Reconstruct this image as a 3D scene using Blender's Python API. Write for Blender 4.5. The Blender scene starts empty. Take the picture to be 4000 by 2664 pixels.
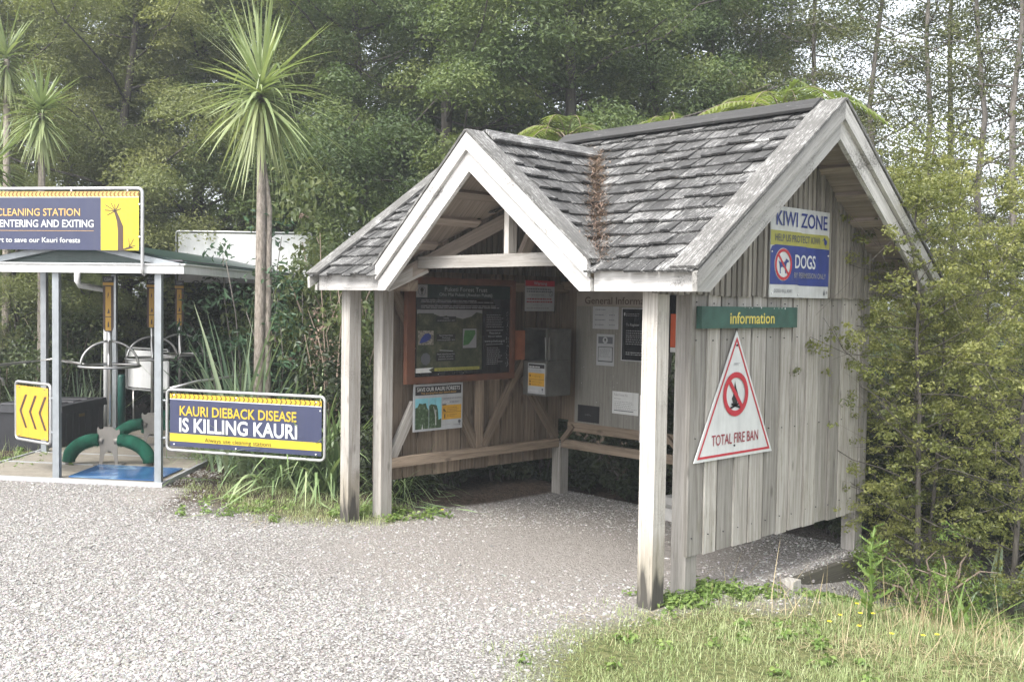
import bpy, math, random
import numpy as np
from mathutils import Vector, Matrix

sc = bpy.context.scene
COL = sc.collection
random.seed(7)
RNG = np.random.default_rng(11)

# ------------------------------------------------------------------ camera
CAM = np.array([3.6191, -5.095, 2.0199])
YAW, PITCH, ROLL, FPX = -.8027, -.0386, .0151, 3951.0
FWD = np.array([math.sin(YAW)*math.cos(PITCH), math.cos(YAW)*math.cos(PITCH), math.sin(PITCH)])
_r = np.array([math.cos(YAW), -math.sin(YAW), 0.0]); _u = np.cross(_r, FWD)
RGT = math.cos(ROLL)*_r + math.sin(ROLL)*_u
UPV = -math.sin(ROLL)*_r + math.cos(ROLL)*_u
cd = bpy.data.cameras.new('camera'); cam = bpy.data.objects.new('camera', cd); COL.objects.link(cam)
cd.sensor_width = 36.0; cd.lens = FPX/4000*36.0; cd.clip_end = 600; cd.clip_start = .05
cam.matrix_world = Matrix(((RGT[0], UPV[0], -FWD[0], CAM[0]), (RGT[1], UPV[1], -FWD[1], CAM[1]),
                           (RGT[2], UPV[2], -FWD[2], CAM[2]), (0, 0, 0, 1)))
sc.camera = cam

# ------------------------------------------------------------------ light: bright overcast
SUN_AZ = (.16, -.987); SUN_EL = math.radians(50)
w = bpy.data.worlds.new('World'); sc.world = w; w.use_nodes = True
nt = w.node_tree; nt.nodes.clear()
sky = nt.nodes.new('ShaderNodeTexSky'); sky.sky_type = 'NISHITA'; sky.sun_disc = False
sky.sun_elevation = SUN_EL; sky.sun_rotation = math.atan2(SUN_AZ[0], SUN_AZ[1])
sky.dust_density = 3.0; sky.air_density = 1.0; sky.altitude = 50
hs = nt.nodes.new('ShaderNodeHueSaturation'); hs.inputs['Saturation'].default_value = .28
bg = nt.nodes.new('ShaderNodeBackground'); bg.inputs['Strength'].default_value = .15
wo = nt.nodes.new('ShaderNodeOutputWorld')
nt.links.new(sky.outputs[0], hs.inputs['Color']); nt.links.new(hs.outputs[0], bg.inputs['Color']); nt.links.new(bg.outputs[0], wo.inputs['Surface'])
sl = bpy.data.lights.new('sun', 'SUN'); sl.energy = 1.4; sl.angle = math.radians(24); sl.color = (1, .97, .92)
so = bpy.data.objects.new('sun', sl); COL.objects.link(so); so.location = (0, 0, 30)
sd = Vector((SUN_AZ[0]*math.cos(SUN_EL), SUN_AZ[1]*math.cos(SUN_EL), math.sin(SUN_EL))).normalized()
so.rotation_euler = sd.to_track_quat('Z', 'Y').to_euler()
sc.view_settings.view_transform = 'Standard'; sc.view_settings.look = 'None'
sc.view_settings.exposure = 1.74; sc.view_settings.gamma = 1.0
sc.cycles.max_bounces = 6; sc.cycles.diffuse_bounces = 3; sc.cycles.transmission_bounces = 3; sc.cycles.transparent_max_bounces = 4

# ------------------------------------------------------------------ helpers
K = 4000/2354.0      # the survey of the photograph was made at 2354 px width
def ray(x, y):
    return FWD + RGT*(x*K-2000)/FPX + UPV*(1332-y*K)/FPX
def gp(x, y, z=0.0):                       # survey pixel -> point on the ground
    r = ray(x, y); t = (z-CAM[2])/r[2]; return CAM+r*t
def at(x, depth):                          # survey column + distance -> ground x, y
    r = ray(x, 700); p = CAM+r*depth; return float(p[0]), float(p[1])

def thing(name, label, cat, loc=(0, 0, 0), group=None):
    o = bpy.data.objects.new(name, None); COL.objects.link(o); o.location = loc
    o.empty_display_size = .1
    o['label'] = label; o['category'] = cat
    if group: o['group'] = group
    return o
def tag(o, label=None, cat=None, group=None, kind=None):
    if label: o['label'] = label
    if cat: o['category'] = cat
    if group: o['group'] = group
    if kind: o['kind'] = kind
    return o
def root_loc(o):
    v = Vector((0, 0, 0))
    while o is not None:
        v = v + o.location; o = o.parent
    return v

def link_mesh(name, me, parent=None, loc=None):
    o = bpy.data.objects.new(name, me); COL.objects.link(o)
    if parent is not None: o.parent = parent
    if loc is not None: o.location = loc
    return o

def np_mesh(name, V, Fc, mats, rnd=None, uv=None, smooth=False, midx=None):
    """V (n,3); Fc (m,k) faces of equal size"""
    V = np.asarray(V, dtype=np.float32); Fc = np.asarray(Fc, dtype=np.int32)
    me = bpy.data.meshes.new(name)
    m, k = Fc.shape
    me.vertices.add(len(V)); me.vertices.foreach_set('co', V.ravel())
    me.loops.add(m*k); me.loops.foreach_set('vertex_index', Fc.ravel())
    me.polygons.add(m); me.polygons.foreach_set('loop_start', np.arange(0, m*k, k, dtype=np.int32))
    for mt in (mats if isinstance(mats, (list, tuple)) else [mats]): me.materials.append(mt)
    if midx is not None: me.polygons.foreach_set('material_index', np.asarray(midx, dtype=np.int32))
    me.polygons.foreach_set('use_smooth', np.full(m, bool(smooth)))
    me.update(calc_edges=True)
    if rnd is not None:
        a = me.attributes.new('rnd', 'FLOAT', 'FACE'); a.data.foreach_set('value', np.asarray(rnd, dtype=np.float32))
    if uv is not None:
        l = me.uv_layers.new(name='UVMap'); l.data.foreach_set('uv', np.asarray(uv, dtype=np.float32).ravel())
    return me

class MB:
    """collects faces of one mesh, with grain coordinates in the UV map"""
    def __init__(s): s.v = []; s.f = []; s.uv = []; s.m = []; s.r = []; s.sm = []
    def face(s, pts, uvs=None, m=0, r=0.5, smooth=False):
        i = len(s.v); s.v += [tuple(map(float, p)) for p in pts]; s.f.append(list(range(i, i+len(pts))))
        s.uv += (uvs if uvs is not None else [(0, 0)]*len(pts)); s.m.append(m); s.r.append(r); s.sm.append(smooth)
    def hexa(s, P, m=0, r=None, off=None, k=None):
        """P: 8 points, 0-3 bottom ring, 4-7 top ring; the grain runs along the longest edge"""
        P = [np.array(p, float) for p in P]
        if r is None: r = random.random()
        if off is None: off = (random.random()*20, random.random()*20)
        ax = [P[1]-P[0], P[3]-P[0], P[4]-P[0]]
        ln = [np.linalg.norm(a) for a in ax]; k = int(np.argmax(ln)) if k is None else k
        ax = [a/max(l, 1e-9) for a, l in zip(ax, ln)]
        o = [j for j in range(3) if j != k]
        for q in ((3, 2, 1, 0), (4, 5, 6, 7), (0, 1, 5, 4), (1, 2, 6, 5), (2, 3, 7, 6), (3, 0, 4, 7)):
            pts = [P[j] for j in q]
            uv = [(off[0]+float((p-P[0])@ax[k]), off[1]+float((p-P[0])@ax[o[0]]+.83*((p-P[0])@ax[o[1]]))) for p in pts]
            s.face(pts, uv, m, r)
    def box(s, a, b, m=0, r=None):
        x0, y0, z0 = [min(p, q) for p, q in zip(a, b)]; x1, y1, z1 = [max(p, q) for p, q in zip(a, b)]
        s.hexa([(x0, y0, z0), (x1, y0, z0), (x1, y1, z0), (x0, y1, z0), (x0, y0, z1), (x1, y0, z1), (x1, y1, z1), (x0, y1, z1)], m, r)
    def beam(s, p, q, w, h, up=(0, 0, 1), m=0, r=None):
        p = np.array(p, float); q = np.array(q, float); d = q-p; d /= np.linalg.norm(d)
        up = np.array(up, float); sd_ = np.cross(d, up); sd_ /= np.linalg.norm(sd_); u = np.cross(sd_, d)
        a, b = sd_*w/2, u*h/2
        s.hexa([p-a-b, q-a-b, q+a-b, p+a-b, p-a+b, q-a+b, q+a+b, p+a+b], m, r)
    def prism(s, poly, ext, m=0, r=None, grain=None):
        """poly: 3D points; ext: extrusion vector"""
        poly = [np.array(p, float) for p in poly]; ext = np.array(ext, float)
        if r is None: r = random.random()
        if grain is None:
            e = [poly[(i+1) % len(poly)]-poly[i] for i in range(len(poly))]; g = max(e, key=lambda a: a@a)
        else: g = np.array(grain, float)
        g = g/np.linalg.norm(g); n = ext/np.linalg.norm(ext); c = np.cross(n, g); off = (random.random()*20, random.random()*20)
        U = lambda p: (off[0]+float((p-poly[0])@g), off[1]+float((p-poly[0])@c+.83*((p-poly[0])@n)))
        top = [p+ext for p in poly]
        s.face(top, [U(p) for p in top], m, r); s.face(poly[::-1], [U(p) for p in poly[::-1]], m, r)
        k = len(poly)
        for i in range(k):
            q = [poly[i], poly[(i+1) % k], top[(i+1) % k], top[i]]
            s.face(q, [U(p) for p in q], m, r)
    def tube(s, path, rad, n=8, m=0, r=None, caps=True, smooth=True):
        path = [np.array(p, float) for p in path]
        if not hasattr(rad, '__len__'): rad = [rad]*len(path)
        if r is None: r = random.random()
        rings = []; L = 0; prev = None
        for i, p in enumerate(path):
            t = path[min(i+1, len(path)-1)]-path[max(i-1, 0)]; t = t/max(np.linalg.norm(t), 1e-9)
            if prev is None:
                a = np.cross(t, (0, 0, 1.0))
                if np.linalg.norm(a) < .1: a = np.cross(t, (1.0, 0, 0))
            else: a = prev-t*(prev@t)
            a = a/np.linalg.norm(a); prev = a; b = np.cross(t, a)
            if i: L += np.linalg.norm(p-path[i-1])
            rings.append(([p+rad[i]*(math.cos(2*math.pi*j/n)*a+math.sin(2*math.pi*j/n)*b) for j in range(n)], L))
        for (A, la), (B, lb) in zip(rings[:-1], rings[1:]):
            for j in range(n):
                k = (j+1) % n
                s.face([A[j], A[k], B[k], B[j]], [(la, j/n*.4), (la, (j+1)/n*.4), (lb, (j+1)/n*.4), (lb, j/n*.4)], m, r, smooth)
        if caps:
            s.face(rings[0][0][::-1], None, m, r); s.face(rings[-1][0], None, m, r)
    def mesh(s, name, mats, loc=(0, 0, 0), weld=False):
        me = bpy.data.meshes.new(name); loc = np.array(loc, float)
        me.from_pydata([tuple(np.array(v)-loc) for v in s.v], [], s.f)
        for mt in (mats if isinstance(mats, (list, tuple)) else [mats]): me.materials.append(mt)
        me.polygons.foreach_set('material_index', s.m)
        me.polygons.foreach_set('use_smooth', s.sm)
        l = me.uv_layers.new(name='UVMap'); l.data.foreach_set('uv', np.array(s.uv, dtype=np.float32).ravel())
        a = me.attributes.new('rnd', 'FLOAT', 'FACE'); a.data.foreach_set('value', np.array(s.r, dtype=np.float32))
        if any(s.sm):
            import bmesh
            bm = bmesh.new(); bm.from_mesh(me); bmesh.ops.remove_doubles(bm, verts=bm.verts, dist=1e-5); bm.to_mesh(me); bm.free()
        me.update(); return me
    def build(s, name, mats, parent=None, loc=None):
        base = root_loc(parent) if parent is not None else Vector(loc if loc is not None else (0, 0, 0))
        return link_mesh(name, s.mesh(name, mats, base), parent, None if parent is not None else base)

# ------------------------------------------------------------------ vegetation tools
def unit(v): return v/np.maximum(np.linalg.norm(v, axis=-1, keepdims=True), 1e-9)
def leaves(P, Nn, size, asp, rng):
    """diamond leaves; returns verts, quads"""
    n = len(P); Nn = unit(Nn); t = unit(np.cross(Nn, unit(rng.normal(size=(n, 3))))); b = np.cross(Nn, t)
    s = size[:, None]; V = np.stack([P-t*s*.5, P+b*s*asp*.5+Nn*s*.08, P+t*s*.5-Nn*s*.06, P-b*s*asp*.5+Nn*s*.08], 1)
    return V.reshape(-1, 3), np.arange(4*n).reshape(n, 4)
def cloud(rng, centers, radii, n, flat_=.6, up=.7, shell=.55):
    """points in flattened clumps with normals leaning up and out"""
    k = len(centers); wgt = radii**2; idx = rng.choice(k, n, p=wgt/wgt.sum())
    d = unit(rng.normal(size=(n, 3))); r = rng.random(n)**(shell)
    off = d*r[:, None]*radii[idx][:, None]*np.array((1, 1, flat_)); P = centers[idx]+off
    Nn = unit(off*1.0/np.maximum(radii[idx][:, None], .01)+np.array((0, 0, up))+rng.normal(0, .55, (n, 3)))
    return P, Nn, idx
def cloud_top(rng, centers, radii, n, flat_=.4):
    """sprays: leaf lies on the upper side of each clump, bare below"""
    P, Nn, idx = cloud(rng, centers, radii, n, flat_, 1.1, .42); c = centers[idx]; z = P[:, 2]-c[:, 2]
    P[:, 2] = c[:, 2]+np.where(rng.random(n) < .8, np.abs(z), z)-.28*np.hypot(P[:, 0]-c[:, 0], P[:, 1]-c[:, 1])**2/np.maximum(radii[idx], .05)
    return P, Nn, idx
def strips(base, dirs, L, W, droop, segs=6, rng=None, taper=1.3, fold=0.0):
    """arching blades: base (n,3), dirs (n,3)"""
    n = len(base); dirs = unit(dirs); up = np.tile((0, 0, 1.0), (n, 1)); side = np.cross(dirs, up)
    bad = np.linalg.norm(side, axis=1) < .15
    a = rng.uniform(0, 2*math.pi, n); side[bad] = np.stack([np.cos(a), np.sin(a), 0*a], -1)[bad]; side = unit(side)
    t = np.linspace(0, 1, segs+1); prof = np.minimum(1, (1-t**taper)**.8)*(.55+.45*np.minimum(1, t*6)); prof[-1] = .02
    C = base[:, None]+dirs[:, None]*(L[:, None]*t[None])[..., None]
    C[..., 2] -= (droop*L)[:, None]*t[None]**2
    # keep length roughly constant when drooping
    w_ = (W[:, None]*prof[None]/2)[..., None]
    V = np.stack([C-side[:, None]*w_, C+side[:, None]*w_], 2).reshape(n, -1, 3)
    q = np.arange(segs); f1 = np.stack([2*q, 2*q+1, 2*q+3, 2*q+2], -1); m = V.shape[1]
    Fc = (f1[None]+np.arange(n)[:, None, None]*m).reshape(-1, 4)
    return V.reshape(-1, 3), Fc

# ------------------------------------------------------------------ materials
def mat(name):
    m = bpy.data.materials.new(name); m.use_nodes = True; n = m.node_tree
    b = n.nodes['Principled BSDF']; return m, n, b
def N(n, t, **kw):
    x = n.nodes.new(t)
    for k, v in kw.items():
        if k in x.inputs: x.inputs[k].default_value = v
        else: setattr(x, k, v)
    return x
def ramp(n, stops, src):
    r = n.nodes.new('ShaderNodeValToRGB'); e = r.color_ramp.elements
    while len(e) < len(stops): e.new(.5)
    for q, (p, c) in zip(e, stops): q.position = p; q.color = (*c, 1) if len(c) == 3 else c
    n.links.new(src, r.inputs[0]); return r
def mixc(n, fac, a, b, mode='MIX'):
    x = n.nodes.new('ShaderNodeMix'); x.data_type = 'RGBA'; x.blend_type = mode
    for s_, v in ((0, fac), (6, a), (7, b)):
        if hasattr(v, 'links') or hasattr(v, 'is_output'): n.links.new(v, x.inputs[s_])
        elif s_ == 0: x.inputs[0].default_value = v
        else: x.inputs[s_].default_value = (*v, 1)
    return x.outputs[2]
def mathn(n, op, a, b=0.0):
    x = n.nodes.new('ShaderNodeMath'); x.operation = op; x.use_clamp = False
    for i, v in ((0, a), (1, b)):
        if hasattr(v, 'is_output'): n.links.new(v, x.inputs[i])
        else: x.inputs[i].default_value = v
    return x.outputs[0]

def flat(name, c, rough=.5, metal=0.0, var=.06, spec=.5):
    """painted / printed / plastic surface with slight grime"""
    m, n, b = mat(name)
    tc = N(n, 'ShaderNodeTexCoord'); no = N(n, 'ShaderNodeTexNoise', Scale=9.0, Detail=5.0); n.links.new(tc.outputs['Object'], no.inputs['Vector'])
    r = ramp(n, [(.3, [x*(1-var) for x in c]), (.7, [min(1, x*(1+var)) for x in c])], no.outputs[0])
    mp = N(n, 'ShaderNodeMapping'); mp.inputs['Scale'].default_value = (16, 16, 1.6); n.links.new(tc.outputs['Object'], mp.inputs[0])
    n2 = N(n, 'ShaderNodeTexNoise', Scale=1.0, Detail=5.0, Roughness=.65); n.links.new(mp.outputs[0], n2.inputs['Vector'])
    g_ = ramp(n, [(.46, (0, 0, 0)), (.75, (.34, .34, .34))], n2.outputs[0])
    cc = mixc(n, g_.outputs[0], r.outputs[0], [.5*x+.035 for x in c])
    n.links.new(cc, b.inputs['Base Color']); b.inputs['Roughness'].default_value = rough; b.inputs['Metallic'].default_value = metal
    b.inputs['Specular IOR Level'].default_value = spec
    return m

def wood(name, lo, hi, stain=(.05, .045, .04), stain_amt=.35, lichen=0.0, knots=True, specks=0.0):
    """weathered timber, grain along U"""
    m, n, b = mat(name); L = n.links
    uv = N(n, 'ShaderNodeUVMap'); at_ = N(n, 'ShaderNodeAttribute', attribute_name='rnd')
    mp = N(n, 'ShaderNodeMapping'); mp.inputs['Scale'].default_value = (1.6, 42, 1); L.new(uv.outputs[0], mp.inputs[0])
    g = N(n, 'ShaderNodeTexNoise', Scale=1.0, Detail=6.0, Roughness=.65, Distortion=.6); L.new(mp.outputs[0], g.inputs['Vector'])
    mp2 = N(n, 'ShaderNodeMapping'); mp2.inputs['Scale'].default_value = (5, 130, 1); L.new(uv.outputs[0], mp2.inputs[0])
    g2 = N(n, 'ShaderNodeTexNoise', Scale=1.0, Detail=3.0); L.new(mp2.outputs[0], g2.inputs['Vector'])
    c1 = ramp(n, [(.28, lo), (.5, [(p+q)/2 for p, q in zip(lo, hi)]), (.72, hi)], g.outputs[0])
    # per-board tone
    tone = mathn(n, 'ADD', mathn(n, 'MULTIPLY', at_.outputs['Fac'], .6), .68)
    vt = N(n, 'ShaderNodeCombineColor'); [L.new(tone, vt.inputs[i]) for i in range(3)]
    c2 = mixc(n, 1.0, c1.outputs[0], vt.outputs[0], 'MULTIPLY')
    # fine dark checks
    ck = ramp(n, [(.30, (1, 1, 1)), (.37, (0, 0, 0))], g2.outputs[0])
    c3 = mixc(n, mathn(n, 'MULTIPLY', ck.outputs[0], .55), c2, [x*.35 for x in lo])
    # blotchy stain
    mp3 = N(n, 'ShaderNodeMapping'); mp3.inputs['Scale'].default_value = (3.0, 9, 1); L.new(uv.outputs[0], mp3.inputs[0])
    s_ = N(n, 'ShaderNodeTexNoise', Scale=1.0, Detail=7.0, Roughness=.7); L.new(mp3.outputs[0], s_.inputs['Vector'])
    sr = ramp(n, [(.54, (0, 0, 0)), (.74, (1, 1, 1))], s_.outputs[0])
    c4 = mixc(n, mathn(n, 'MULTIPLY', sr.outputs[0], stain_amt), c3, stain)
    if knots:
        mp4 = N(n, 'ShaderNodeMapping'); mp4.inputs['Scale'].default_value = (2.2, 7, 1); L.new(uv.outputs[0], mp4.inputs[0])
        vo = N(n, 'ShaderNodeTexVoronoi', Scale=1.0); L.new(mp4.outputs[0], vo.inputs['Vector'])
        kr = ramp(n, [(.05, (1, 1, 1)), (.13, (0, 0, 0))], vo.outputs['Distance'])
        c4 = mixc(n, mathn(n, 'MULTIPLY', kr.outputs[0], .6), c4, [x*.4 for x in lo])
    if specks > 0:
        tk = N(n, 'ShaderNodeTexCoord'); k1 = N(n, 'ShaderNodeTexNoise', Scale=70.0, Detail=4.0, Roughness=.7); L.new(tk.outputs['Object'], k1.inputs['Vector'])
        k2 = N(n, 'ShaderNodeTexNoise', Scale=4.0, Detail=3.0); L.new(tk.outputs['Object'], k2.inputs['Vector'])
        kk = ramp(n, [(.56, (0, 0, 0)), (.66, (1, 1, 1))], mathn(n, 'ADD', mathn(n, 'MULTIPLY', k1.outputs[0], .55), mathn(n, 'MULTIPLY', k2.outputs[0], .5)))
        c4 = mixc(n, mathn(n, 'MULTIPLY', kk.outputs[0], specks), c4, (.075, .07, .062))
    if lichen > 0:
        tc = N(n, 'ShaderNodeTexCoord')
        mp5 = N(n, 'ShaderNodeMapping'); mp5.inputs['Scale'].default_value = (11, 75, 1); L.new(uv.outputs[0], mp5.inputs[0])
        a = N(n, 'ShaderNodeTexNoise', Scale=1.0, Detail=6.0, Roughness=.75); L.new(mp5.outputs[0], a.inputs['Vector'])
        a3 = N(n, 'ShaderNodeTexNoise', Scale=95.0, Detail=3.0, Roughness=.7); L.new(tc.outputs['Object'], a3.inputs['Vector'])
        a2 = N(n, 'ShaderNodeTexNoise', Scale=4.5, Detail=3.0); L.new(tc.outputs['Object'], a2.inputs['Vector'])
        v = mathn(n, 'ADD', mathn(n, 'MULTIPLY', a.outputs[0], .66), mathn(n, 'ADD', mathn(n, 'MULTIPLY', a3.outputs[0], .22), mathn(n, 'ADD', mathn(n, 'MULTIPLY', a2.outputs[0], .24), mathn(n, 'MULTIPLY', at_.outputs['Fac'], .10))))
        lr = ramp(n, [(.695-lichen*.2, (0, 0, 0)), (.80-lichen*.2, (1, 1, 1))], v)
        c4 = mixc(n, mathn(n, 'MULTIPLY', lr.outputs[0], .85), c4, (.45, .445, .43))
    L.new(c4, b.inputs['Base Color']); b.inputs['Roughness'].default_value = .85; b.inputs['Specular IOR Level'].default_value = .25
    bp = N(n, 'ShaderNodeBump', Strength=.5, Distance=.004); L.new(mathn(n, 'ADD', g.outputs[0], mathn(n, 'MULTIPLY', g2.outputs[0], .6)), bp.inputs['Height']); L.new(bp.outputs[0], b.inputs['Normal'])
    return m

def leafmat(name, stops, rough=.5, trans=.35, spec=.4, hue_noise=1.2):
    """leaves: colour differs leaf by leaf and clump by clump"""
    m, n, b = mat(name); L = n.links
    at_ = N(n, 'ShaderNodeAttribute', attribute_name='rnd'); oi = N(n, 'ShaderNodeObjectInfo')
    tc = N(n, 'ShaderNodeTexCoord'); no = N(n, 'ShaderNodeTexNoise', Scale=hue_noise, Detail=2.0); L.new(tc.outputs['Object'], no.inputs['Vector'])
    f = mathn(n, 'ADD', mathn(n, 'MULTIPLY', at_.outputs['Fac'], .5), mathn(n, 'ADD', mathn(n, 'MULTIPLY', no.outputs[0], .55), mathn(n, 'MULTIPLY', oi.outputs['Random'], .14)))
    f = mathn(n, 'SUBTRACT', f, .1)
    r = ramp(n, stops, f)
    L.new(r.outputs[0], b.inputs['Base Color']); b.inputs['Roughness'].default_value = rough; b.inputs['Specular IOR Level'].default_value = spec
    tr = N(n, 'ShaderNodeBsdfTranslucent'); L.new(mixc(n, 1.0, r.outputs[0], (1.25, 1.3, .7), 'MULTIPLY'), tr.inputs['Color'])
    mx = N(n, 'ShaderNodeMixShader'); mx.inputs[0].default_value = trans
    L.new(b.outputs[0], mx.inputs[1]); L.new(tr.outputs[0], mx.inputs[2]); L.new(mx.outputs[0], n.nodes['Material Output'].inputs['Surface'])
    return m

def bark(name, lo, hi, sc_=14.0):
    m, n, b = mat(name); L = n.links
    tc = N(n, 'ShaderNodeTexCoord'); mp = N(n, 'ShaderNodeMapping'); mp.inputs['Scale'].default_value = (1, 1, .3); L.new(tc.outputs['Object'], mp.inputs[0])
    no = N(n, 'ShaderNodeTexNoise', Scale=sc_, Detail=7.0, Roughness=.7); L.new(mp.outputs[0], no.inputs['Vector'])
    r = ramp(n, [(.3, lo), (.7, hi)], no.outputs[0]); L.new(r.outputs[0], b.inputs['Base Color']); b.inputs['Roughness'].default_value = .9
    bp = N(n, 'ShaderNodeBump', Strength=.8, Distance=.02); L.new(no.outputs[0], bp.inputs['Height']); L.new(bp.outputs[0], b.inputs['Normal'])
    return m

M = {}
M['wood_pale'] = wood('wood_pale', (.25, .228, .20), (.50, .475, .44), stain=(.09, .075, .055), stain_amt=.4)
M['wood_grey'] = wood('wood_grey', (.19, .172, .148), (.46, .44, .405), stain=(.15, .135, .08), stain_amt=.5)
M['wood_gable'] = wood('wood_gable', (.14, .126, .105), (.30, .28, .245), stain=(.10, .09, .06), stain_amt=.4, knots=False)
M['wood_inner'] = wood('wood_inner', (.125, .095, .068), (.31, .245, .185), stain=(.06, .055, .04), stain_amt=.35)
M['wood_barge'] = wood('wood_barge', (.36, .345, .325), (.68, .665, .645), stain=(.10, .095, .085), stain_amt=.55, knots=True, specks=.7)
M['wood_barge_shaded'] = wood('wood_barge_shaded', (.30, .29, .27), (.52, .51, .48), stain=(.11, .10, .085), stain_amt=.6, knots=True, specks=.75)  # darker copy of the barge timber, side-face shade put into the colour
M['cap'] = wood('cap', (.07, .068, .064), (.17, .165, .155), stain=(.03, .03, .03), stain_amt=.3, lichen=.38, knots=False)
M['ridge'] = wood('ridge', (.05, .049, .048), (.11, .108, .105), stain=(.03, .03, .03), stain_amt=.3, lichen=.18, knots=False)
M['shingle'] = wood('shingle', (.036, .035, .034), (.10, .098, .095), stain=(.02, .02, .02), stain_amt=.4, lichen=.34, knots=False)
M['sheath'] = wood('sheath', (.22, .18, .15), (.40, .34, .29), stain=(.08, .06, .05), stain_amt=.3)

def post_material():
    m = wood('wood_post', (.33, .30, .26), (.66, .63, .585), stain=(.10, .09, .075), stain_amt=.45, specks=.25); m.name = 'wood_post'
    n = m.node_tree; L = n.links; b = n.nodes['Principled BSDF']; src = b.inputs['Base Color'].links[0].from_socket
    ge = N(n, 'ShaderNodeNewGeometry'); sp = N(n, 'ShaderNodeSeparateXYZ'); L.new(ge.outputs['Position'], sp.inputs[0])
    mp = N(n, 'ShaderNodeMapping'); mp.inputs['Scale'].default_value = (22, 22, 3.0); L.new(ge.outputs['Position'], mp.inputs[0])
    no = N(n, 'ShaderNodeTexNoise', Scale=1.0, Detail=5.0); L.new(mp.outputs[0], no.inputs['Vector'])
    a = mathn(n, 'ADD', sp.outputs['Z'], mathn(n, 'MULTIPLY', no.outputs[0], .75))
    r1 = ramp(n, [(.50, (1, 1, 1)), (.66, (0, 0, 0))], a)      # black rot at the foot
    a2 = mathn(n, 'ADD', sp.outputs['Z'], mathn(n, 'MULTIPLY', no.outputs[0], .5))
    r2 = ramp(n, [(.55, (1, 1, 1)), (.80, (0, 0, 0))], a2)     # damp brown above it
    c = mixc(n, mathn(n, 'MULTIPLY', r2.outputs[0], .55), src, (.20, .17, .11))
    c = mixc(n, mathn(n, 'MULTIPLY', r1.outputs[0], .85), c, (.028, .027, .026)); L.new(c, b.inputs['Base Color'])
    return m
M['wood_post'] = post_material()

M['galv'] = flat('galvanised_steel', (.27, .29, .305), rough=.45, metal=.35, var=.1)
M['steel'] = flat('stainless_steel', (.50, .49, .47), rough=.28, metal=.85, var=.08)
M['tube'] = flat('painted_tube', (.46, .46, .455), rough=.3, metal=.5, var=.05)
M['white'] = flat('white_paint', (.68, .68, .67), rough=.45)
M['plate'] = flat('steel_plate', (.22, .205, .185), rough=.5, metal=.3, var=.12)
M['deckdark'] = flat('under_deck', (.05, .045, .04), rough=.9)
M['grate'] = flat('grating', (.30, .27, .22), rough=.6, metal=.2, var=.15)
M['navy'] = flat('navy_print', (.034, .040, .085), rough=.4)
M['yellow'] = flat('yellow_print', (.50, .34, .025), rough=.45)
M['lemon'] = flat('lemon_print', (.52, .40, .022), rough=.45)
M['amber'] = flat('amber_print', (.52, .29, .03), rough=.45)
M['chevronorange'] = flat('chevron_orange', (.56, .33, .03), rough=.45)
M['paleorange'] = flat('pale_orange_print', (.56, .34, .11), rough=.45)
M['brownprint'] = flat('brown_print', (.06, .032, .022), rough=.5)
M['olivetext'] = flat('olive_text', (.09, .065, .008), rough=.5)
M['goldprint'] = flat('gold_print', (.13, .075, .008), rough=.5)
M['red'] = flat('red_print', (.46, .03, .045), rough=.4)
M['darkred'] = flat('dark_red_print', (.28, .035, .05), rough=.4)
M['blue'] = flat('blue_print', (.024, .042, .20), rough=.45, var=.15)
M['olive'] = flat('olive_print', (.34, .33, .075), rough=.5)
M['signwhite'] = flat('sign_white', (.60, .61, .60), rough=.4)
M['greywhite'] = flat('faded_white', (.50, .51, .50), rough=.5, var=.1)
M['black'] = flat('black_print', (.018, .018, .02), rough=.5)
M['darkgrey'] = flat('dark_grey_print', (.10, .105, .12), rough=.5)
M['midgrey'] = flat('mid_grey_print', (.25, .25, .26), rough=.5)
M['lightgrey'] = flat('light_grey_print', (.38, .39, .40), rough=.45)
M['greenboard'] = flat('green_board', (.030, .085, .065), rough=.6, var=.25)
M['yellowletter'] = flat('yellow_letter', (.60, .50, .10), rough=.6)
M['bottle'] = flat('bottle_green_print', (.012, .028, .024), rough=.25)
M['panelblack'] = flat('panel_black', (.012, .013, .016), rough=.2)
M['redwood'] = flat('red_brown_frame', (.115, .050, .030), rough=.5, var=.22)
M['boxmetal'] = flat('weathered_sheet_metal', (.13, .13, .12), rough=.45, metal=.4, var=.25)
M['terracotta'] = flat('terracotta_ply', (.30, .11, .055), rough=.6, var=.2)
M['ply'] = wood('notice_ply', (.20, .19, .165), (.32, .31, .28), stain=(.12, .11, .10), stain_amt=.5)
M['plyhead'] = flat('header_board', (.27, .24, .205), rough=.6, var=.1)
M['orangesheet'] = flat('orange_sheet', (.60, .10, .03), rough=.5)
M['greybrush'] = flat('green_brush', (.009, .075, .045), rough=.85, var=.4, spec=.15)
M['greenpipe'] = flat('green_pipe', (.012, .07, .055), rough=.4)
M['roofgreen'] = flat('dark_green_sheet', (.012, .035, .030), rough=.35)
M['soffit'] = flat('soffit', (.10, .09, .10), rough=.7)
M['bin'] = flat('charcoal_plastic', (.022, .022, .026), rough=.55, var=.2)
M['concrete'] = flat('concrete', (.42, .41, .39), rough=.9, var=.15)
M['retain'] = wood('retaining_board', (.05, .046, .038), (.12, .11, .085), stain=(.05, .06, .03), stain_amt=.5, knots=False)
M['skyprint'] = flat('sky_print', (.20, .48, .55), rough=.4, var=.1)

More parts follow.
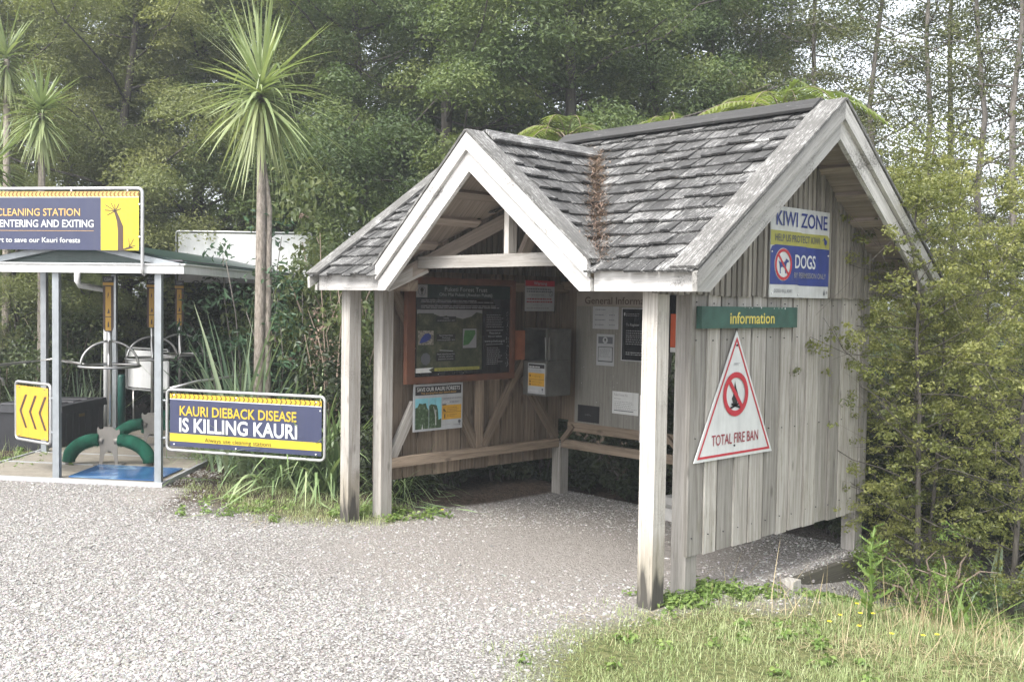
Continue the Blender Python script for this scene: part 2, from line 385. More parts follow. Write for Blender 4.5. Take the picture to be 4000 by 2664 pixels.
def photo_print(name, stops, scale):
    m, n, b = mat(name); tc = N(n, 'ShaderNodeTexCoord'); no = N(n, 'ShaderNodeTexNoise', Scale=scale, Detail=8.0, Roughness=.72)
    n.links.new(tc.outputs['Object'], no.inputs['Vector']); r = ramp(n, stops, no.outputs[0]); n.links.new(r.outputs[0], b.inputs['Base Color'])
    b.inputs['Roughness'].default_value = .3; return m
M['forestprint'] = photo_print('forest_print', [(.3, (.012, .018, .013)), (.5, (.045, .055, .032)), (.68, (.12, .115, .075))], 9.0)
M['treeprint'] = photo_print('tree_print', [(.3, (.012, .022, .012)), (.55, (.05, .085, .04)), (.72, (.30, .35, .28))], 26.0)
M['mapprint'] = photo_print('map_print', [(.35, (.03, .10, .035)), (.6, (.06, .17, .06)), (.75, (.18, .2, .14))], 7.0)
M['birdprint'] = photo_print('bird_print', [(.4, (.09, .08, .06)), (.6, (.33, .30, .26))], 45.0)

def mat_tray():
    m, n, b = mat('wet_blue_mat'); L = n.links
    tc = N(n, 'ShaderNodeTexCoord'); no = N(n, 'ShaderNodeTexNoise', Scale=1.7, Detail=3.0, Distortion=.8); L.new(tc.outputs['Object'], no.inputs['Vector'])
    r = ramp(n, [(.40, (.022, .07, .17)), (.52, (.04, .11, .25)), (.60, (.17, .27, .38)), (.66, (.045, .12, .26))], no.outputs[0]); L.new(r.outputs[0], b.inputs['Base Color'])  # the pale band paints reflections on the wet sheet into the blue
    b.inputs['Roughness'].default_value = .22; return m
M['mat'] = mat_tray()

# leaves and bark
M['kanuka'] = leafmat('kanuka_leaf', [(.12, (.070, .090, .034)), (.45, (.165, .190, .075)), (.75, (.275, .290, .115)), (1.0, (.37, .36, .17))])
M['totara'] = leafmat('totara_leaf', [(.12, (.036, .062, .026)), (.45, (.095, .138, .052)), (.75, (.195, .235, .082)), (1.0, (.30, .31, .12))])
M['mapou'] = leafmat('mapou_leaf', [(.12, (.055, .072, .022)), (.40, (.155, .172, .052)), (.70, (.30, .305, .11)), (1.0, (.44, .42, .20))], rough=.4, trans=.45)
M['polecrown'] = leafmat('slender_tree_leaf', [(.12, (.035, .045, .016)), (.45, (.085, .098, .036)), (.75, (.15, .16, .065)), (1.0, (.26, .25, .12))])
M['shrub'] = leafmat('shrub_leaf', [(.12, (.028, .050, .018)), (.45, (.075, .105, .035)), (.75, (.15, .17, .062)), (1.0, (.25, .24, .10))], rough=.4)
M['glossy'] = leafmat('glossy_leaf', [(.12, (.020, .050, .024)), (.5, (.060, .115, .058)), (1.0, (.15, .21, .12))], rough=.35, trans=.2)
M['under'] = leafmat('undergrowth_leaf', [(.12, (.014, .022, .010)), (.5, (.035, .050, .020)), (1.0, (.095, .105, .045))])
M['fern'] = leafmat('fern_leaf', [(.1, (.09, .13, .035)), (.5, (.18, .23, .065)), (1.0, (.32, .34, .13))], trans=.4)
M['sedge'] = leafmat('sedge_blade', [(.12, (.09, .15, .06)), (.5, (.22, .31, .14)), (.85, (.36, .43, .23)), (1.0, (.52, .48, .30))], rough=.4, trans=.25)
M['flax'] = leafmat('flax_blade', [(.1, (.13, .20, .13)), (.5, (.30, .38, .24)), (1.0, (.50, .53, .36))], rough=.4, trans=.2)
M['cabbage'] = leafmat('cabbage_blade', [(.1, (.12, .17, .075)), (.5, (.26, .32, .15)), (.9, (.42, .44, .24)), (1.0, (.52, .47, .25))], rough=.38, trans=.3)
M['grass'] = leafmat('grass_blade', [(.08, (.15, .21, .075)), (.40, (.28, .34, .15)), (.70, (.42, .45, .25)), (1.0, (.60, .55, .40))], rough=.5, trans=.3, hue_noise=2.2)
M['straw'] = leafmat('dry_stalk', [(.1, (.22, .17, .09)), (.5, (.40, .33, .20)), (1.0, (.58, .50, .34))], rough=.6, trans=.2)
M['weed'] = leafmat('weed_leaf', [(.1, (.085, .15, .035)), (.5, (.16, .24, .06)), (1.0, (.30, .36, .12))], rough=.45, trans=.3)
M['deadleaf'] = leafmat('dead_leaf', [(.1, (.12, .075, .055)), (.5, (.27, .19, .15)), (1.0, (.45, .36, .28))], rough=.8, trans=.1)
M['bark_grey'] = bark('bark_grey', (.06, .052, .045), (.24, .215, .19))
M['bark_dark'] = bark('bark_dark', (.030, .026, .022), (.13, .115, .10))
M['bark_cabbage'] = bark('bark_cabbage', (.10, .082, .065), (.40, .35, .295), 42.0)
M['twig'] = bark('twig', (.14, .10, .075), (.34, .27, .21), 20.0)

def stone_mat():
    m, n, b = mat('gravel_stone'); L = n.links
    a = N(n, 'ShaderNodeAttribute', attribute_name='rnd')
    r = ramp(n, [(0, (.21, .20, .187)), (.3, (.275, .265, .25)), (.65, (.325, .314, .298)), (.9, (.375, .362, .345)), (1, (.44, .425, .405))], a.outputs['Fac'])
    tc = N(n, 'ShaderNodeTexCoord'); no = N(n, 'ShaderNodeTexNoise', Scale=90.0, Detail=3.0); L.new(tc.outputs['Object'], no.inputs['Vector'])
    c = mixc(n, .35, r.outputs[0], no.outputs['Color'], 'OVERLAY'); L.new(c, b.inputs['Base Color']); b.inputs['Roughness'].default_value = .85
    b.inputs['Specular IOR Level'].default_value = .2
    return m
M['stone'] = stone_mat()

def ground_mat():
    m, n, b = mat('ground_gravel'); L = n.links
    tc = N(n, 'ShaderNodeTexCoord'); P = tc.outputs['Object']
    vo = N(n, 'ShaderNodeTexVoronoi', Scale=62.0); L.new(P, vo.inputs['Vector'])
    hv = N(n, 'ShaderNodeSeparateColor'); L.new(vo.outputs['Color'], hv.inputs[0])
    st = ramp(n, [(0, (.19, .18, .172)), (.4, (.28, .268, .255)), (.8, (.37, .355, .34)), (1, (.46, .445, .42))], hv.outputs[0])
    ed = ramp(n, [(.35, (1, 1, 1)), (.62, (.55, .53, .51))], vo.outputs['Distance'])
    g = mixc(n, 1.0, st.outputs[0], ed.outputs[0], 'MULTIPLY')
    n1 = N(n, 'ShaderNodeTexNoise', Scale=1.1, Detail=6.0); L.new(P, n1.inputs['Vector'])
    n2 = N(n, 'ShaderNodeTexNoise', Scale=24.0, Detail=6.0); L.new(P, n2.inputs['Vector'])
    dirtc = ramp(n, [(.3, (.18, .163, .147)), (.7, (.30, .278, .255))], n2.outputs[0])
    da = N(n, 'ShaderNodeAttribute', attribute_name='dirt'); ga = N(n, 'ShaderNodeAttribute', attribute_name='turf')
    f1 = ramp(n, [(.46, (0, 0, 0)), (.80, (.92, .92, .92))], mathn(n, 'ADD', mathn(n, 'MULTIPLY', da.outputs['Fac'], .95), mathn(n, 'ADD', mathn(n, 'MULTIPLY', n1.outputs[0], .42), mathn(n, 'MULTIPLY', n2.outputs[0], .2))))
    c = mixc(n, f1.outputs[0], g, dirtc.outputs[0])
    turfc = ramp(n, [(.3, (.055, .070, .024)), (.7, (.17, .17, .075))], n2.outputs[0])
    f2 = ramp(n, [(.42, (0, 0, 0)), (.72, (1, 1, 1))], mathn(n, 'ADD', mathn(n, 'MULTIPLY', ga.outputs['Fac'], .7), mathn(n, 'MULTIPLY', n2.outputs[0], .3)))
    c = mixc(n, f2.outputs[0], c, turfc.outputs[0])
    li = N(n, 'ShaderNodeAttribute', attribute_name='litter'); lc = ramp(n, [(.3, (.020, .015, .011)), (.7, (.085, .062, .045))], n2.outputs[0])  # leaf litter, its colour darkened to carry the undergrowth's shade
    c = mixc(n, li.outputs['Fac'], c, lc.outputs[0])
    L.new(c, b.inputs['Base Color']); b.inputs['Roughness'].default_value = .95; b.inputs['Specular IOR Level'].default_value = .15
    bp = N(n, 'ShaderNodeBump', Strength=.7, Distance=.02); bh = mathn(n, 'ADD', mathn(n, 'MULTIPLY', mathn(n, 'SUBTRACT', 1.0, vo.outputs['Distance']), .8), mathn(n, 'MULTIPLY', n2.outputs[0], .4))
    L.new(bh, bp.inputs['Height']); L.new(bp.outputs[0], b.inputs['Normal'])
    return m
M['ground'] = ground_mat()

# ------------------------------------------------------------------ terrain
def sstep(a, b, x):
    t = np.clip((x-a)/(b-a), 0, 1); return t*t*(3-2*t)
def gz(x, y):
    """ground height: level gravel, falling away to the right behind the shelter's edging board"""
    x = np.asarray(x, float); y = np.asarray(y, float)
    drop = sstep(-.41, -.28, x)*sstep(.9, 3.0, y)*.42 + sstep(-.1, 3.0, x)*sstep(-1.5, 3, y)*.12
    pad = sstep(-4.3, -4.0, x)*sstep(-.2, -.6, x)*sstep(.6, 2.2, y)*sstep(4.0, 3.3, y)
    back = sstep(3.15, 3.35, y)*sstep(-5.2, -4.4, x)*.16*sstep(-.1, -.6, x)
    return -drop-.06*pad-back
SX = (0, 0)
TURF = []          # survey-pixel outlines of grassy ground
TURF.append([gp(*p)[:2] for p in ((1130, 1640), (1165, 1510), (1265, 1440), (1470, 1396), (1590, 1372), (1690, 1352), (1760, 1385))] + [(-.22, 1.5), (-.26, 3.6), (9, 6.5), (9, -2), (3.3, -1.2)])
TURF.append([gp(*p)[:2] for p in ((425, 1120), (470, 1165), (620, 1200), (790, 1212), (930, 1205), (1000, 1178), (935, 1150), (880, 1135), (700, 1095), (560, 1080))])
TURF.append([gp(*p)[:2] for p in ((-120, 1095), (0, 1078), (130, 1042), (215, 1010), (200, 985), (-120, 985))])
def inside(poly, x, y):
    x = np.asarray(x); y = np.asarray(y); r = np.zeros(x.shape, bool); n = len(poly)
    for i in range(n):
        x0, y0 = poly[i]; x1, y1 = poly[(i+1) % n]
        c = ((y0 > y) != (y1 > y)) & (x < (x1-x0)*(y-y0)/((y1-y0) if y1 != y0 else 1e-9)+x0); r ^= c
    return r
def edge_dist(poly, x, y):
    d = np.full(np.shape(x), 1e9); n = len(poly)
    for i in range(n):
        a = np.array(poly[i]); b = np.array(poly[(i+1) % n]); e = b-a; L = e@e
        t = np.clip(((x-a[0])*e[0]+(y-a[1])*e[1])/max(L, 1e-9), 0, 1)
        d = np.minimum(d, np.hypot(x-a[0]-t*e[0], y-a[1]-t*e[1]))
    return d
def turfness(x, y):
    f = np.zeros(np.shape(x))
    for p in TURF:
        s = np.where(inside(p, x, y), 1, -1)*edge_dist(p, x, y); f = np.maximum(f, np.clip(.42+s/.9, 0, 1))
    return f

DECK_O = np.array([-6.691, -.342]); EA = np.array([.799, .602]); EB = np.array([-.707, .707])
def S(s, t, z=0.0):                       # station frame -> world
    p = DECK_O+EA*s+EB*t; return np.array([p[0], p[1], z])

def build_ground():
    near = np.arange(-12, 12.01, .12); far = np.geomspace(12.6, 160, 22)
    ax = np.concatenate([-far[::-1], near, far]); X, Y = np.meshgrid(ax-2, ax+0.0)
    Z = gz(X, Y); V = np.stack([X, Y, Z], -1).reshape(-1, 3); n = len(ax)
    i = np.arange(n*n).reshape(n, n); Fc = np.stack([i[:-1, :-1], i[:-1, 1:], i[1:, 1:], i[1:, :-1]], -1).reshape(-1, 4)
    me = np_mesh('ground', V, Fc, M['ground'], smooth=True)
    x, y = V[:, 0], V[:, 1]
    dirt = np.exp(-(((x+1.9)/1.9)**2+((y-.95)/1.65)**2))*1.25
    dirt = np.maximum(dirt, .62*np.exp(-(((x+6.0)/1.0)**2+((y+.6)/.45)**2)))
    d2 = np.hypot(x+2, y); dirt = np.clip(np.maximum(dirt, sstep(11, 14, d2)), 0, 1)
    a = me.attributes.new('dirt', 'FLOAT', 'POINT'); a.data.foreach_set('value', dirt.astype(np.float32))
    t = turfness(x, y); litter_shade = np.maximum(0, sstep(8.7, 10.4, (x-CAM[0])*FWD[0]+(y-CAM[1])*FWD[1])*(1-sstep(-4.05, -3.9, x)*sstep(3.25, 3.08, y))*(1-inside([tuple(S(*q)[:2]) for q in ((-6, -4), (.4, -4), (.4, 0), (-6, 0))], x, y)))
    a = me.attributes.new('litter', 'FLOAT', 'POINT'); a.data.foreach_set('value', litter_shade.astype(np.float32))  # litter zone that also holds the painted shade below the undergrowth
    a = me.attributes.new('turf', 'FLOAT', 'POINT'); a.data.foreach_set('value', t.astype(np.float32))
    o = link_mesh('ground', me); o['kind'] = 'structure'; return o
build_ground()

DECK = [tuple(S(*q)[:2]) for q in ((.06, -.06), (.06, 5.6), (-2.3, 5.6), (-2.3, -.06))]

def build_gravel():
    # loose chips lying on the gravel, thinning with distance and on the trodden dirt
    ico = []
    ph = (1+5**.5)/2
    for a in (-1, 1):
        for b in (-ph, ph): ico += [(0, a, b), (a, b, 0), (b, 0, a)]
    ico = np.array(ico)/np.linalg.norm(ico[0])
    import bmesh
    bm = bmesh.new(); bmesh.ops.create_icosphere(bm, subdivisions=1, radius=1)
    bv = np.array([v.co[:] for v in bm.verts]); bf = np.array([[v.index for v in f.verts] for f in bm.faces]); bm.free()
    n = 100000
    px = RNG.uniform(-150, 2500, n*2); dep = 4.9+9.0*RNG.random(n*2)**1.5
    P = CAM[None]+(FWD[None]+RGT[None]*((px*K-2000)/FPX)[:, None])*dep[:, None]; x, y = P[:, 0], P[:, 1]
    keep = RNG.random(n*2) > turfness(x, y)*1.25
    dirt = np.exp(-(((x+1.9)/1.9)**2+((y-.95)/1.65)**2))*1.15
    keep &= RNG.random(n*2) > dirt*.93
    tr_ = .5+.5*np.sin(x*1.3+.8*np.sin(y*.9))*np.sin(y*1.7-x*.6+1.0); keep &= RNG.random(n*2) > .55*(tr_ > .62)*np.clip((tr_-.62)/.2, 0, 1)
    keep &= ~inside(DECK, x, y)
    keep &= ~((y > 3.12) & (x > -4.4)) & ~((x < -3.93-.05*RNG.random(n*2)) & (y > .55))
    x, y = x[keep][:n], y[keep][:n]; n = len(x)
    size = np.clip(RNG.lognormal(math.log(.0066), .45, n), .003, .022)
    sc3 = np.stack([RNG.uniform(.7, 1.35, n), RNG.uniform(.6, 1.1, n), RNG.uniform(.3, .6, n)], -1)*size[:, None]
    th = RNG.uniform(0, 2*math.pi, n); tl = RNG.normal(0, .35, n)
    jit = 1+RNG.normal(0, .18, (n, len(bv)))
    V = bv[None]*jit[..., None]*sc3[:, None, :]
    ct, st_ = np.cos(tl)[:, None], np.sin(tl)[:, None]
    V = np.stack([V[..., 0]*ct-V[..., 2]*st_, V[..., 1], V[..., 0]*st_+V[..., 2]*ct], -1)
    c, s = np.cos(th)[:, None], np.sin(th)[:, None]
    V = np.stack([V[..., 0]*c-V[..., 1]*s, V[..., 0]*s+V[..., 1]*c, V[..., 2]], -1)
    V += np.stack([x, y, gz(x, y)+size*.12], -1)[:, None, :]
    Fc = (bf[None]+np.arange(n)[:, None, None]*len(bv)).reshape(-1, 3)
    rn = np.repeat(np.clip(RNG.normal(.55, .25, n), 0, 1), len(bf))
    o = link_mesh('gravel', np_mesh('gravel', V.reshape(-1, 3), Fc, M['stone'], rnd=rn))
    tag(o, 'pale grey crushed gravel spread over the parking ground', 'gravel', kind='stuff')
build_gravel()

# ------------------------------------------------------------------ shelter
SB = (-2.2, 1.7, 0.0)
shelter = thing('information_shelter', 'weathered timber information shelter with shingle roof and front gable', 'shelter', SB)
Q = .125
def roofz(y): return 3.5-.72*abs(1.697-y)
RX, RZ, RYF = -2.12, 3.29, -.03         # front gable ridge
SLL, SLR = .87, .79
def gabz(x): return RZ-(SLL*(RX-x) if x < RX else SLR*(x-RX))
XL = -4.27
VY = (RZ-(3.5-.72*1.697))/.72            # where the front ridge meets the main slope

def post(x0, y0, z0, z1, material='wood_post', s=Q):
    b = MB(); b.box((x0, y0, z0), (x0+s, y0+s, z1)); o = b.build('post', M[material], shelter)
    bv = o.modifiers.new('bevel', 'BEVEL'); bv.width = .006; bv.segments = 2; return o
post(-.595, .171, -.1, 2.10); post(-4.0625, .171, -.1, 2.10)
post(-.615, .5635, -.1, 2.085, 'wood_pale'); post(-4.018, .504, -.1, 2.16, 'wood_pale')
post(-.615, 2.971, -.35, 2.15, 'wood_grey'); post(-3.998, 2.90, -.2, .50, 'wood_grey')

def boards(x0, x1, ya, yb, zlo, zhi, width, gap, jit, rear=True):
    """vertical boards along y; zhi may be a function of y"""
    b = MB(); y = ya
    while y < yb-.02:
        w_ = min(width*random.uniform(.86, 1.14), yb-y)
        j = random.uniform(0, jit) if int((y-ya)*7.3) % 2 else -random.uniform(0, jit*.6); e = random.uniform(-.006, .006)
        y1 = y+w_-gap
        z0, z1 = (zhi(y), zhi(y1)) if callable(zhi) else (zhi, zhi)
        b.hexa([(x0-j, y, zlo+e), (x1+j, y, zlo+e), (x1+j, y1, zlo+e), (x0-j, y1, zlo+e), (x0-j, y, z0), (x1+j, y, z0), (x1+j, y1, z1), (x0-j, y1, z1)])
        y += w_
    if rear:
        zf = zhi if callable(zhi) else (lambda y: zhi)
        xm = x0-.004; k = 16; ys = np.linspace(ya+.01, yb-.01, k)
        for p, q in zip(ys[:-1], ys[1:]):
            b.hexa([(xm-.005, p, zlo+.008), (xm+.005, p, zlo+.008), (xm+.005, q, zlo+.008), (xm-.005, q, zlo+.008), (xm-.005, p, zf(p)-.004), (xm+.005, p, zf(p)-.004), (xm+.005, q, zf(q)-.004), (xm-.005, q, zf(q)-.004)], 0, .1)
    return b
rb_ = boards(-.496, -.469, .548, 3.10, .285, 2.20, .185, .024, .008)
yy = .60
while yy < 3.05:                           # nail heads
    for zz in (.42, 1.10, 1.78, 2.03):
        y_ = yy+random.uniform(-.012, .012); z_ = zz+random.uniform(-.01, .01)
        rb_.tube([(-.468, y_, z_), (-.460, y_, z_)], .0042, 6, 1)
    yy += .185
rw = rb_.build('wall', [M['wood_grey'], M['black']], shelter)
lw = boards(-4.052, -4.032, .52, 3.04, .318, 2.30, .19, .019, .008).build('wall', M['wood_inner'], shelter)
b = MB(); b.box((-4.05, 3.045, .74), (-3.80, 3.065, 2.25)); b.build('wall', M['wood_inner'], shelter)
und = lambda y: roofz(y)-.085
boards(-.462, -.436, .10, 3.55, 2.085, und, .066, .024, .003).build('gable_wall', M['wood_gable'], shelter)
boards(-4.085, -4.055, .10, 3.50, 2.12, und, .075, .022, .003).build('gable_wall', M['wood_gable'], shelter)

# rails and braces of the walls
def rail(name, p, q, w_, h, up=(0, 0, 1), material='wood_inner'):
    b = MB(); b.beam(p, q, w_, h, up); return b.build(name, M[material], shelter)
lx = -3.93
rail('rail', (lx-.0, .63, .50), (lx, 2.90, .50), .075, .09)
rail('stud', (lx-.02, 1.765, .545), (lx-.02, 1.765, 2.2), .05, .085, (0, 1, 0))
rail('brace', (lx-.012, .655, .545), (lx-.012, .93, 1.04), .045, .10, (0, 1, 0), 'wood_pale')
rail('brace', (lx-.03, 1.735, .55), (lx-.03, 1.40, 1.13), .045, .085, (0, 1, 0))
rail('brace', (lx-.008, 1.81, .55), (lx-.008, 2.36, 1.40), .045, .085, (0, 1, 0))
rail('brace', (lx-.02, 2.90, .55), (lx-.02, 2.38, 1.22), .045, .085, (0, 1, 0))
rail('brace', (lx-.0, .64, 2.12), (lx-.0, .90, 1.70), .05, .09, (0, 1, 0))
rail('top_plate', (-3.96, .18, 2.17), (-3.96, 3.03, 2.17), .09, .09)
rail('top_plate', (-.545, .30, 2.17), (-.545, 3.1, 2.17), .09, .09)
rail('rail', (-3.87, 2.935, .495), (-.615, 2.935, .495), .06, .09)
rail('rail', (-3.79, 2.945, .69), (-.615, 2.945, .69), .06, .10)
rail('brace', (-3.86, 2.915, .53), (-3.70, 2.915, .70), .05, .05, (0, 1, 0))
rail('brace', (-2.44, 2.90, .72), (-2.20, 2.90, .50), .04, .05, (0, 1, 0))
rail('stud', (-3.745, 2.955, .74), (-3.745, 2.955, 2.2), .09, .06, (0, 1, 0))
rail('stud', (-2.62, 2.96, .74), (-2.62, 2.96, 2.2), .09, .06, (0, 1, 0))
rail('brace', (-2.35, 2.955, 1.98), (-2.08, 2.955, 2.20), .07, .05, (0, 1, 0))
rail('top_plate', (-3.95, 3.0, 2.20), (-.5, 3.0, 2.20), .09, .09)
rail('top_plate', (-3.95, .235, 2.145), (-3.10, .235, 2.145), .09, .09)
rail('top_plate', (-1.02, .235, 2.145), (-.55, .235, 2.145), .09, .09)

# fascias
b = MB(); b.box((XL+.10, 0, 2.10), (-3.25, .03, 2.232)); b.build('fascia', M['wood_barge'], shelter)
b = MB(); b.box((-.874, 0, 2.10), (-.05, .03, 2.232)); b.build('fascia', M['wood_barge'], shelter)
b = MB(); b.box((XL+.02, 3.36, 2.10), (-.05, 3.39, 2.232)); b.build('fascia', M['wood_barge'], shelter)

# barge boards: an upper board proud of a lower one
def barge_main(x_out, sgn, name_mat):
    for up in (True, False):
        for side in (-1, 1):
            ye = 1.697+side*1.753
            if up: a0, a1, x0, x1 = .004, .128, x_out-sgn*.034, x_out
            else: a0, a1, x0, x1 = .128, .272, x_out-sgn*.072, x_out-sgn*.034
            if up: pts = [(1.697, 3.5-a0), (1.697, 3.5-a1), (ye, roofz(ye)-a1+.01), (ye+side*.005, roofz(ye)-a0-.02)]
            else:
                yb = 1.697+side*(3.5-a1-2.1)/.72
                yt = 1.697+side*1.70
                pts = [(1.697, 3.5-a0), (1.697, 3.5-a1), (yb, 2.1), (yt, 2.1), (yt, roofz(yt)-a0)]
            m_ = MB(); m_.prism([(x0, p, q) for p, q in pts], (x1-x0, 0, 0), grain=(0, ye-1.697, roofz(ye)-3.5))
            m_.build('barge_board', M[name_mat], shelter)
barge_main(0.0, 1, 'wood_barge_shaded'); barge_main(XL, -1, 'wood_barge_shaded')
for up in (True, False):
    for side, sl_, xe in ((-1, SLL, -3.245), (1, SLR, -.884)):
        if up: a0, a1, y0, y1 = .004, .135, -.062, -.028
        else: a0, a1, y0, y1 = .135, .292, -.028, .008
        if up: pts = [(RX, RZ-a0), (RX, RZ-a1), (xe, gabz(xe)-a1+.012), (xe, gabz(xe)-a0)]
        else:
            xb = RX+side*(RZ-a1-2.1)/sl_; pts = [(RX, RZ-a0), (RX, RZ-a1), (xb, 2.1), (xe, 2.1), (xe, gabz(xe)-a0)]
        m_ = MB(); m_.prism([(p, y0, q) for p, q in pts], (0, y1-y0, 0), grain=(xe-RX, 0, gabz(xe)-RZ))
        m_.build('barge_board', M['wood_barge'], shelter)

# roof: shingles laid one by one on each slope
roof = None
def shingle_slope(b, org, a, u, n, L, H, keep, exposure=.152):
    org, a, u, n = [np.array(q, float) for q in (org, a, u, n)]
    rows = int(math.ceil(H/exposure))
    for i in range(rows):
        s = -random.uniform(0, .1); h0 = i*exposure
        while s < L:
            w_ = random.uniform(.08, .16); s1 = min(s+w_, L); s0 = max(s, 0)
            if s1-s0 > .02:
                h1 = min(h0+exposure*1.25, H); c = org+a*(s0+s1)/2+u*(h0+.07)
                if keep(c):
                    j = random.uniform(-.013, .010); lift = random.uniform(.022, .044); tk = random.uniform(.013, .019)
                    tw = random.uniform(-.004, .004)
                    p = lambda q, h, z: org+a*q+u*h+n*z
                    b.hexa([p(s0+.003, h0+j, lift-tk), p(s1-.003, h0+j+tw, lift-tk), p(s1-.003, h1, -.004), p(s0+.003, h1, -.004),
                            p(s0+.003, h0+j, lift), p(s1-.003, h0+j+tw, lift+tw), p(s1-.003, h1, .006), p(s0+.003, h1, .006)], 0, random.uniform(.2, .8), None, 1)
            s += w_
def val_l(y): return RX-(RZ-roofz(y))/SLL
def val_r(y): return RX+(RZ-roofz(y))/SLR
cs, sn = 1/math.hypot(1, .72), .72/math.hypot(1, .72)
b = MB(); D_ = .03
HS = math.hypot(1.747, .72*1.747)
shingle_slope(b, (XL+.03, -.05, roofz(-.05)-D_), (1, 0, 0), (0, cs, sn), (0, -sn, cs), -XL-.06, HS,
              lambda c: (c[1] > VY) or c[0] > val_r(c[1])-.05 or c[0] < val_l(c[1])+.05)
shingle_slope(b, (-.03, 3.444, roofz(3.444)-D_), (-1, 0, 0), (0, -cs, sn), (0, sn, cs), -XL-.06, HS, lambda c: True)
roof = b.build('roof', M['shingle'], shelter)
b = MB()
for side, sl_, xe in ((-1, SLL, -3.26), (1, SLR, -.868)):
    c_, s_ = 1/math.hypot(1, sl_), sl_/math.hypot(1, sl_); LL = abs(xe-RX)/c_
    shingle_slope(b, (xe, RYF-.01, gabz(xe)-D_) if side < 0 else (xe, VY+.35, gabz(xe)-D_), (0, -side, 0) if side > 0 else (0, 1, 0),
                  (-side*c_, 0, s_), (side*s_, 0, c_), VY+.35-RYF, LL, lambda c: c[2] > roofz(c[1])-.05)
b.build('gable_roof', M['shingle'], shelter)
# sheathing under the shingles
def deckpoly(b, pts2, zf, t=.016, d=.050):
    top = [np.array((x, y, zf(x, y)-d)) for x, y in pts2]; bot = [p-np.array((0, 0, t)) for p in top]
    b.face(top, [(p[0], p[1]) for p in top]); b.face(bot[::-1], [(p[0], p[1]) for p in bot[::-1]])
    for i in range(len(top)):
        j = (i+1) % len(top); b.face([bot[i], bot[j], top[j], top[i]], [(0, 0), (.3, 0), (.3, .02), (0, .02)])
b = MB(); rz2 = lambda x, y: roofz(y)
vr0, vl0 = val_r(0.01), val_l(0.01)
deckpoly(b, [(-.08, 0.035), (-.08, 1.697), (RX, 1.697), (RX, VY), (vr0, .035)], rz2)
deckpoly(b, [(XL+.08, .035), (vl0, .035), (RX, VY), (RX, 1.697), (XL+.08, 1.697)], rz2)
deckpoly(b, [(XL+.08, 1.697), (-.08, 1.697), (-.08, 3.36), (XL+.08, 3.36)], rz2)
gz2 = lambda x, y: gabz(x)
deckpoly(b, [(-3.2, .012), (RX, .012), (RX, VY), (-3.2, .05)], gz2)
deckpoly(b, [(RX, .012), (-.93, .012), (-.93, .05), (RX, VY)], gz2)
b.build('sheathing', M['sheath'], shelter)
b = MB()
for q in np.arange(.16, 1.2, .23):
    for side, sl_ in ((-1, SLL), (1, SLR)):
        x = RX+side*q*.98; z = gabz(x)-.088
        yv = (z+.05-(3.5-.72*1.697))/.72
        if yv > .15: b.beam((x, .02, z), (x, min(yv, VY), z), .075, .036, (side*sl_, 0, 1))
for q in np.arange(.2, 1.7, .26):
    for s_ in (-1, 1):
        y = 1.697+s_*q; z = roofz(y)-.088
        if s_ > 0: b.beam((XL+.09, y, z), (-.08, y, z), .07, .036, (0, s_*.72, 1))
        else:
            xr_, xl_ = (val_r(y), val_l(y)) if y < VY else (RX, RX)
            b.beam((min(xr_+.05, -.3), y, z), (-.08, y, z), .07, .036, (0, -.72, 1)); b.beam((XL+.09, y, z), (max(xl_-.05, XL+.3), y, z), .07, .036, (0, -.72, 1))
b.build('batten', M['sheath'], shelter)
# front truss and valley rafters
def member(name, p, q, w_, h, up=(0, 1, 0), material='wood_pale'):
    b = MB(); b.beam(p, q, w_, h, up); return b.build(name, M[material], shelter)
member('tie_beam', (-3.02, .235, 2.335), (-1.20, .235, 2.335), .05, .098, (0, 0, 1))
member('king_post', (-1.965, .265, 2.386), (-1.965, .265, 3.06), .05, .085, (0, 1, 0))
member('valley_rafter', (-3.16, .10, 2.20), (RX-.02, VY-.05, 3.10), .05, .11, (0, 0, 1), 'sheath')
member('valley_rafter', (-1.00, .10, 2.20), (RX+.02, VY-.05, 3.10), .05, .11, (0, 0, 1), 'sheath')
member('strut', (-2.52, .95, 2.42), (-2.14, .95, 3.06), .05, .10, (0, 1, 0), 'sheath')
member('gable_plate', (-3.20, .02, 2.135), (-3.02, .30, 2.30), .06, .10, (0, 0, 1), 'wood_pale')

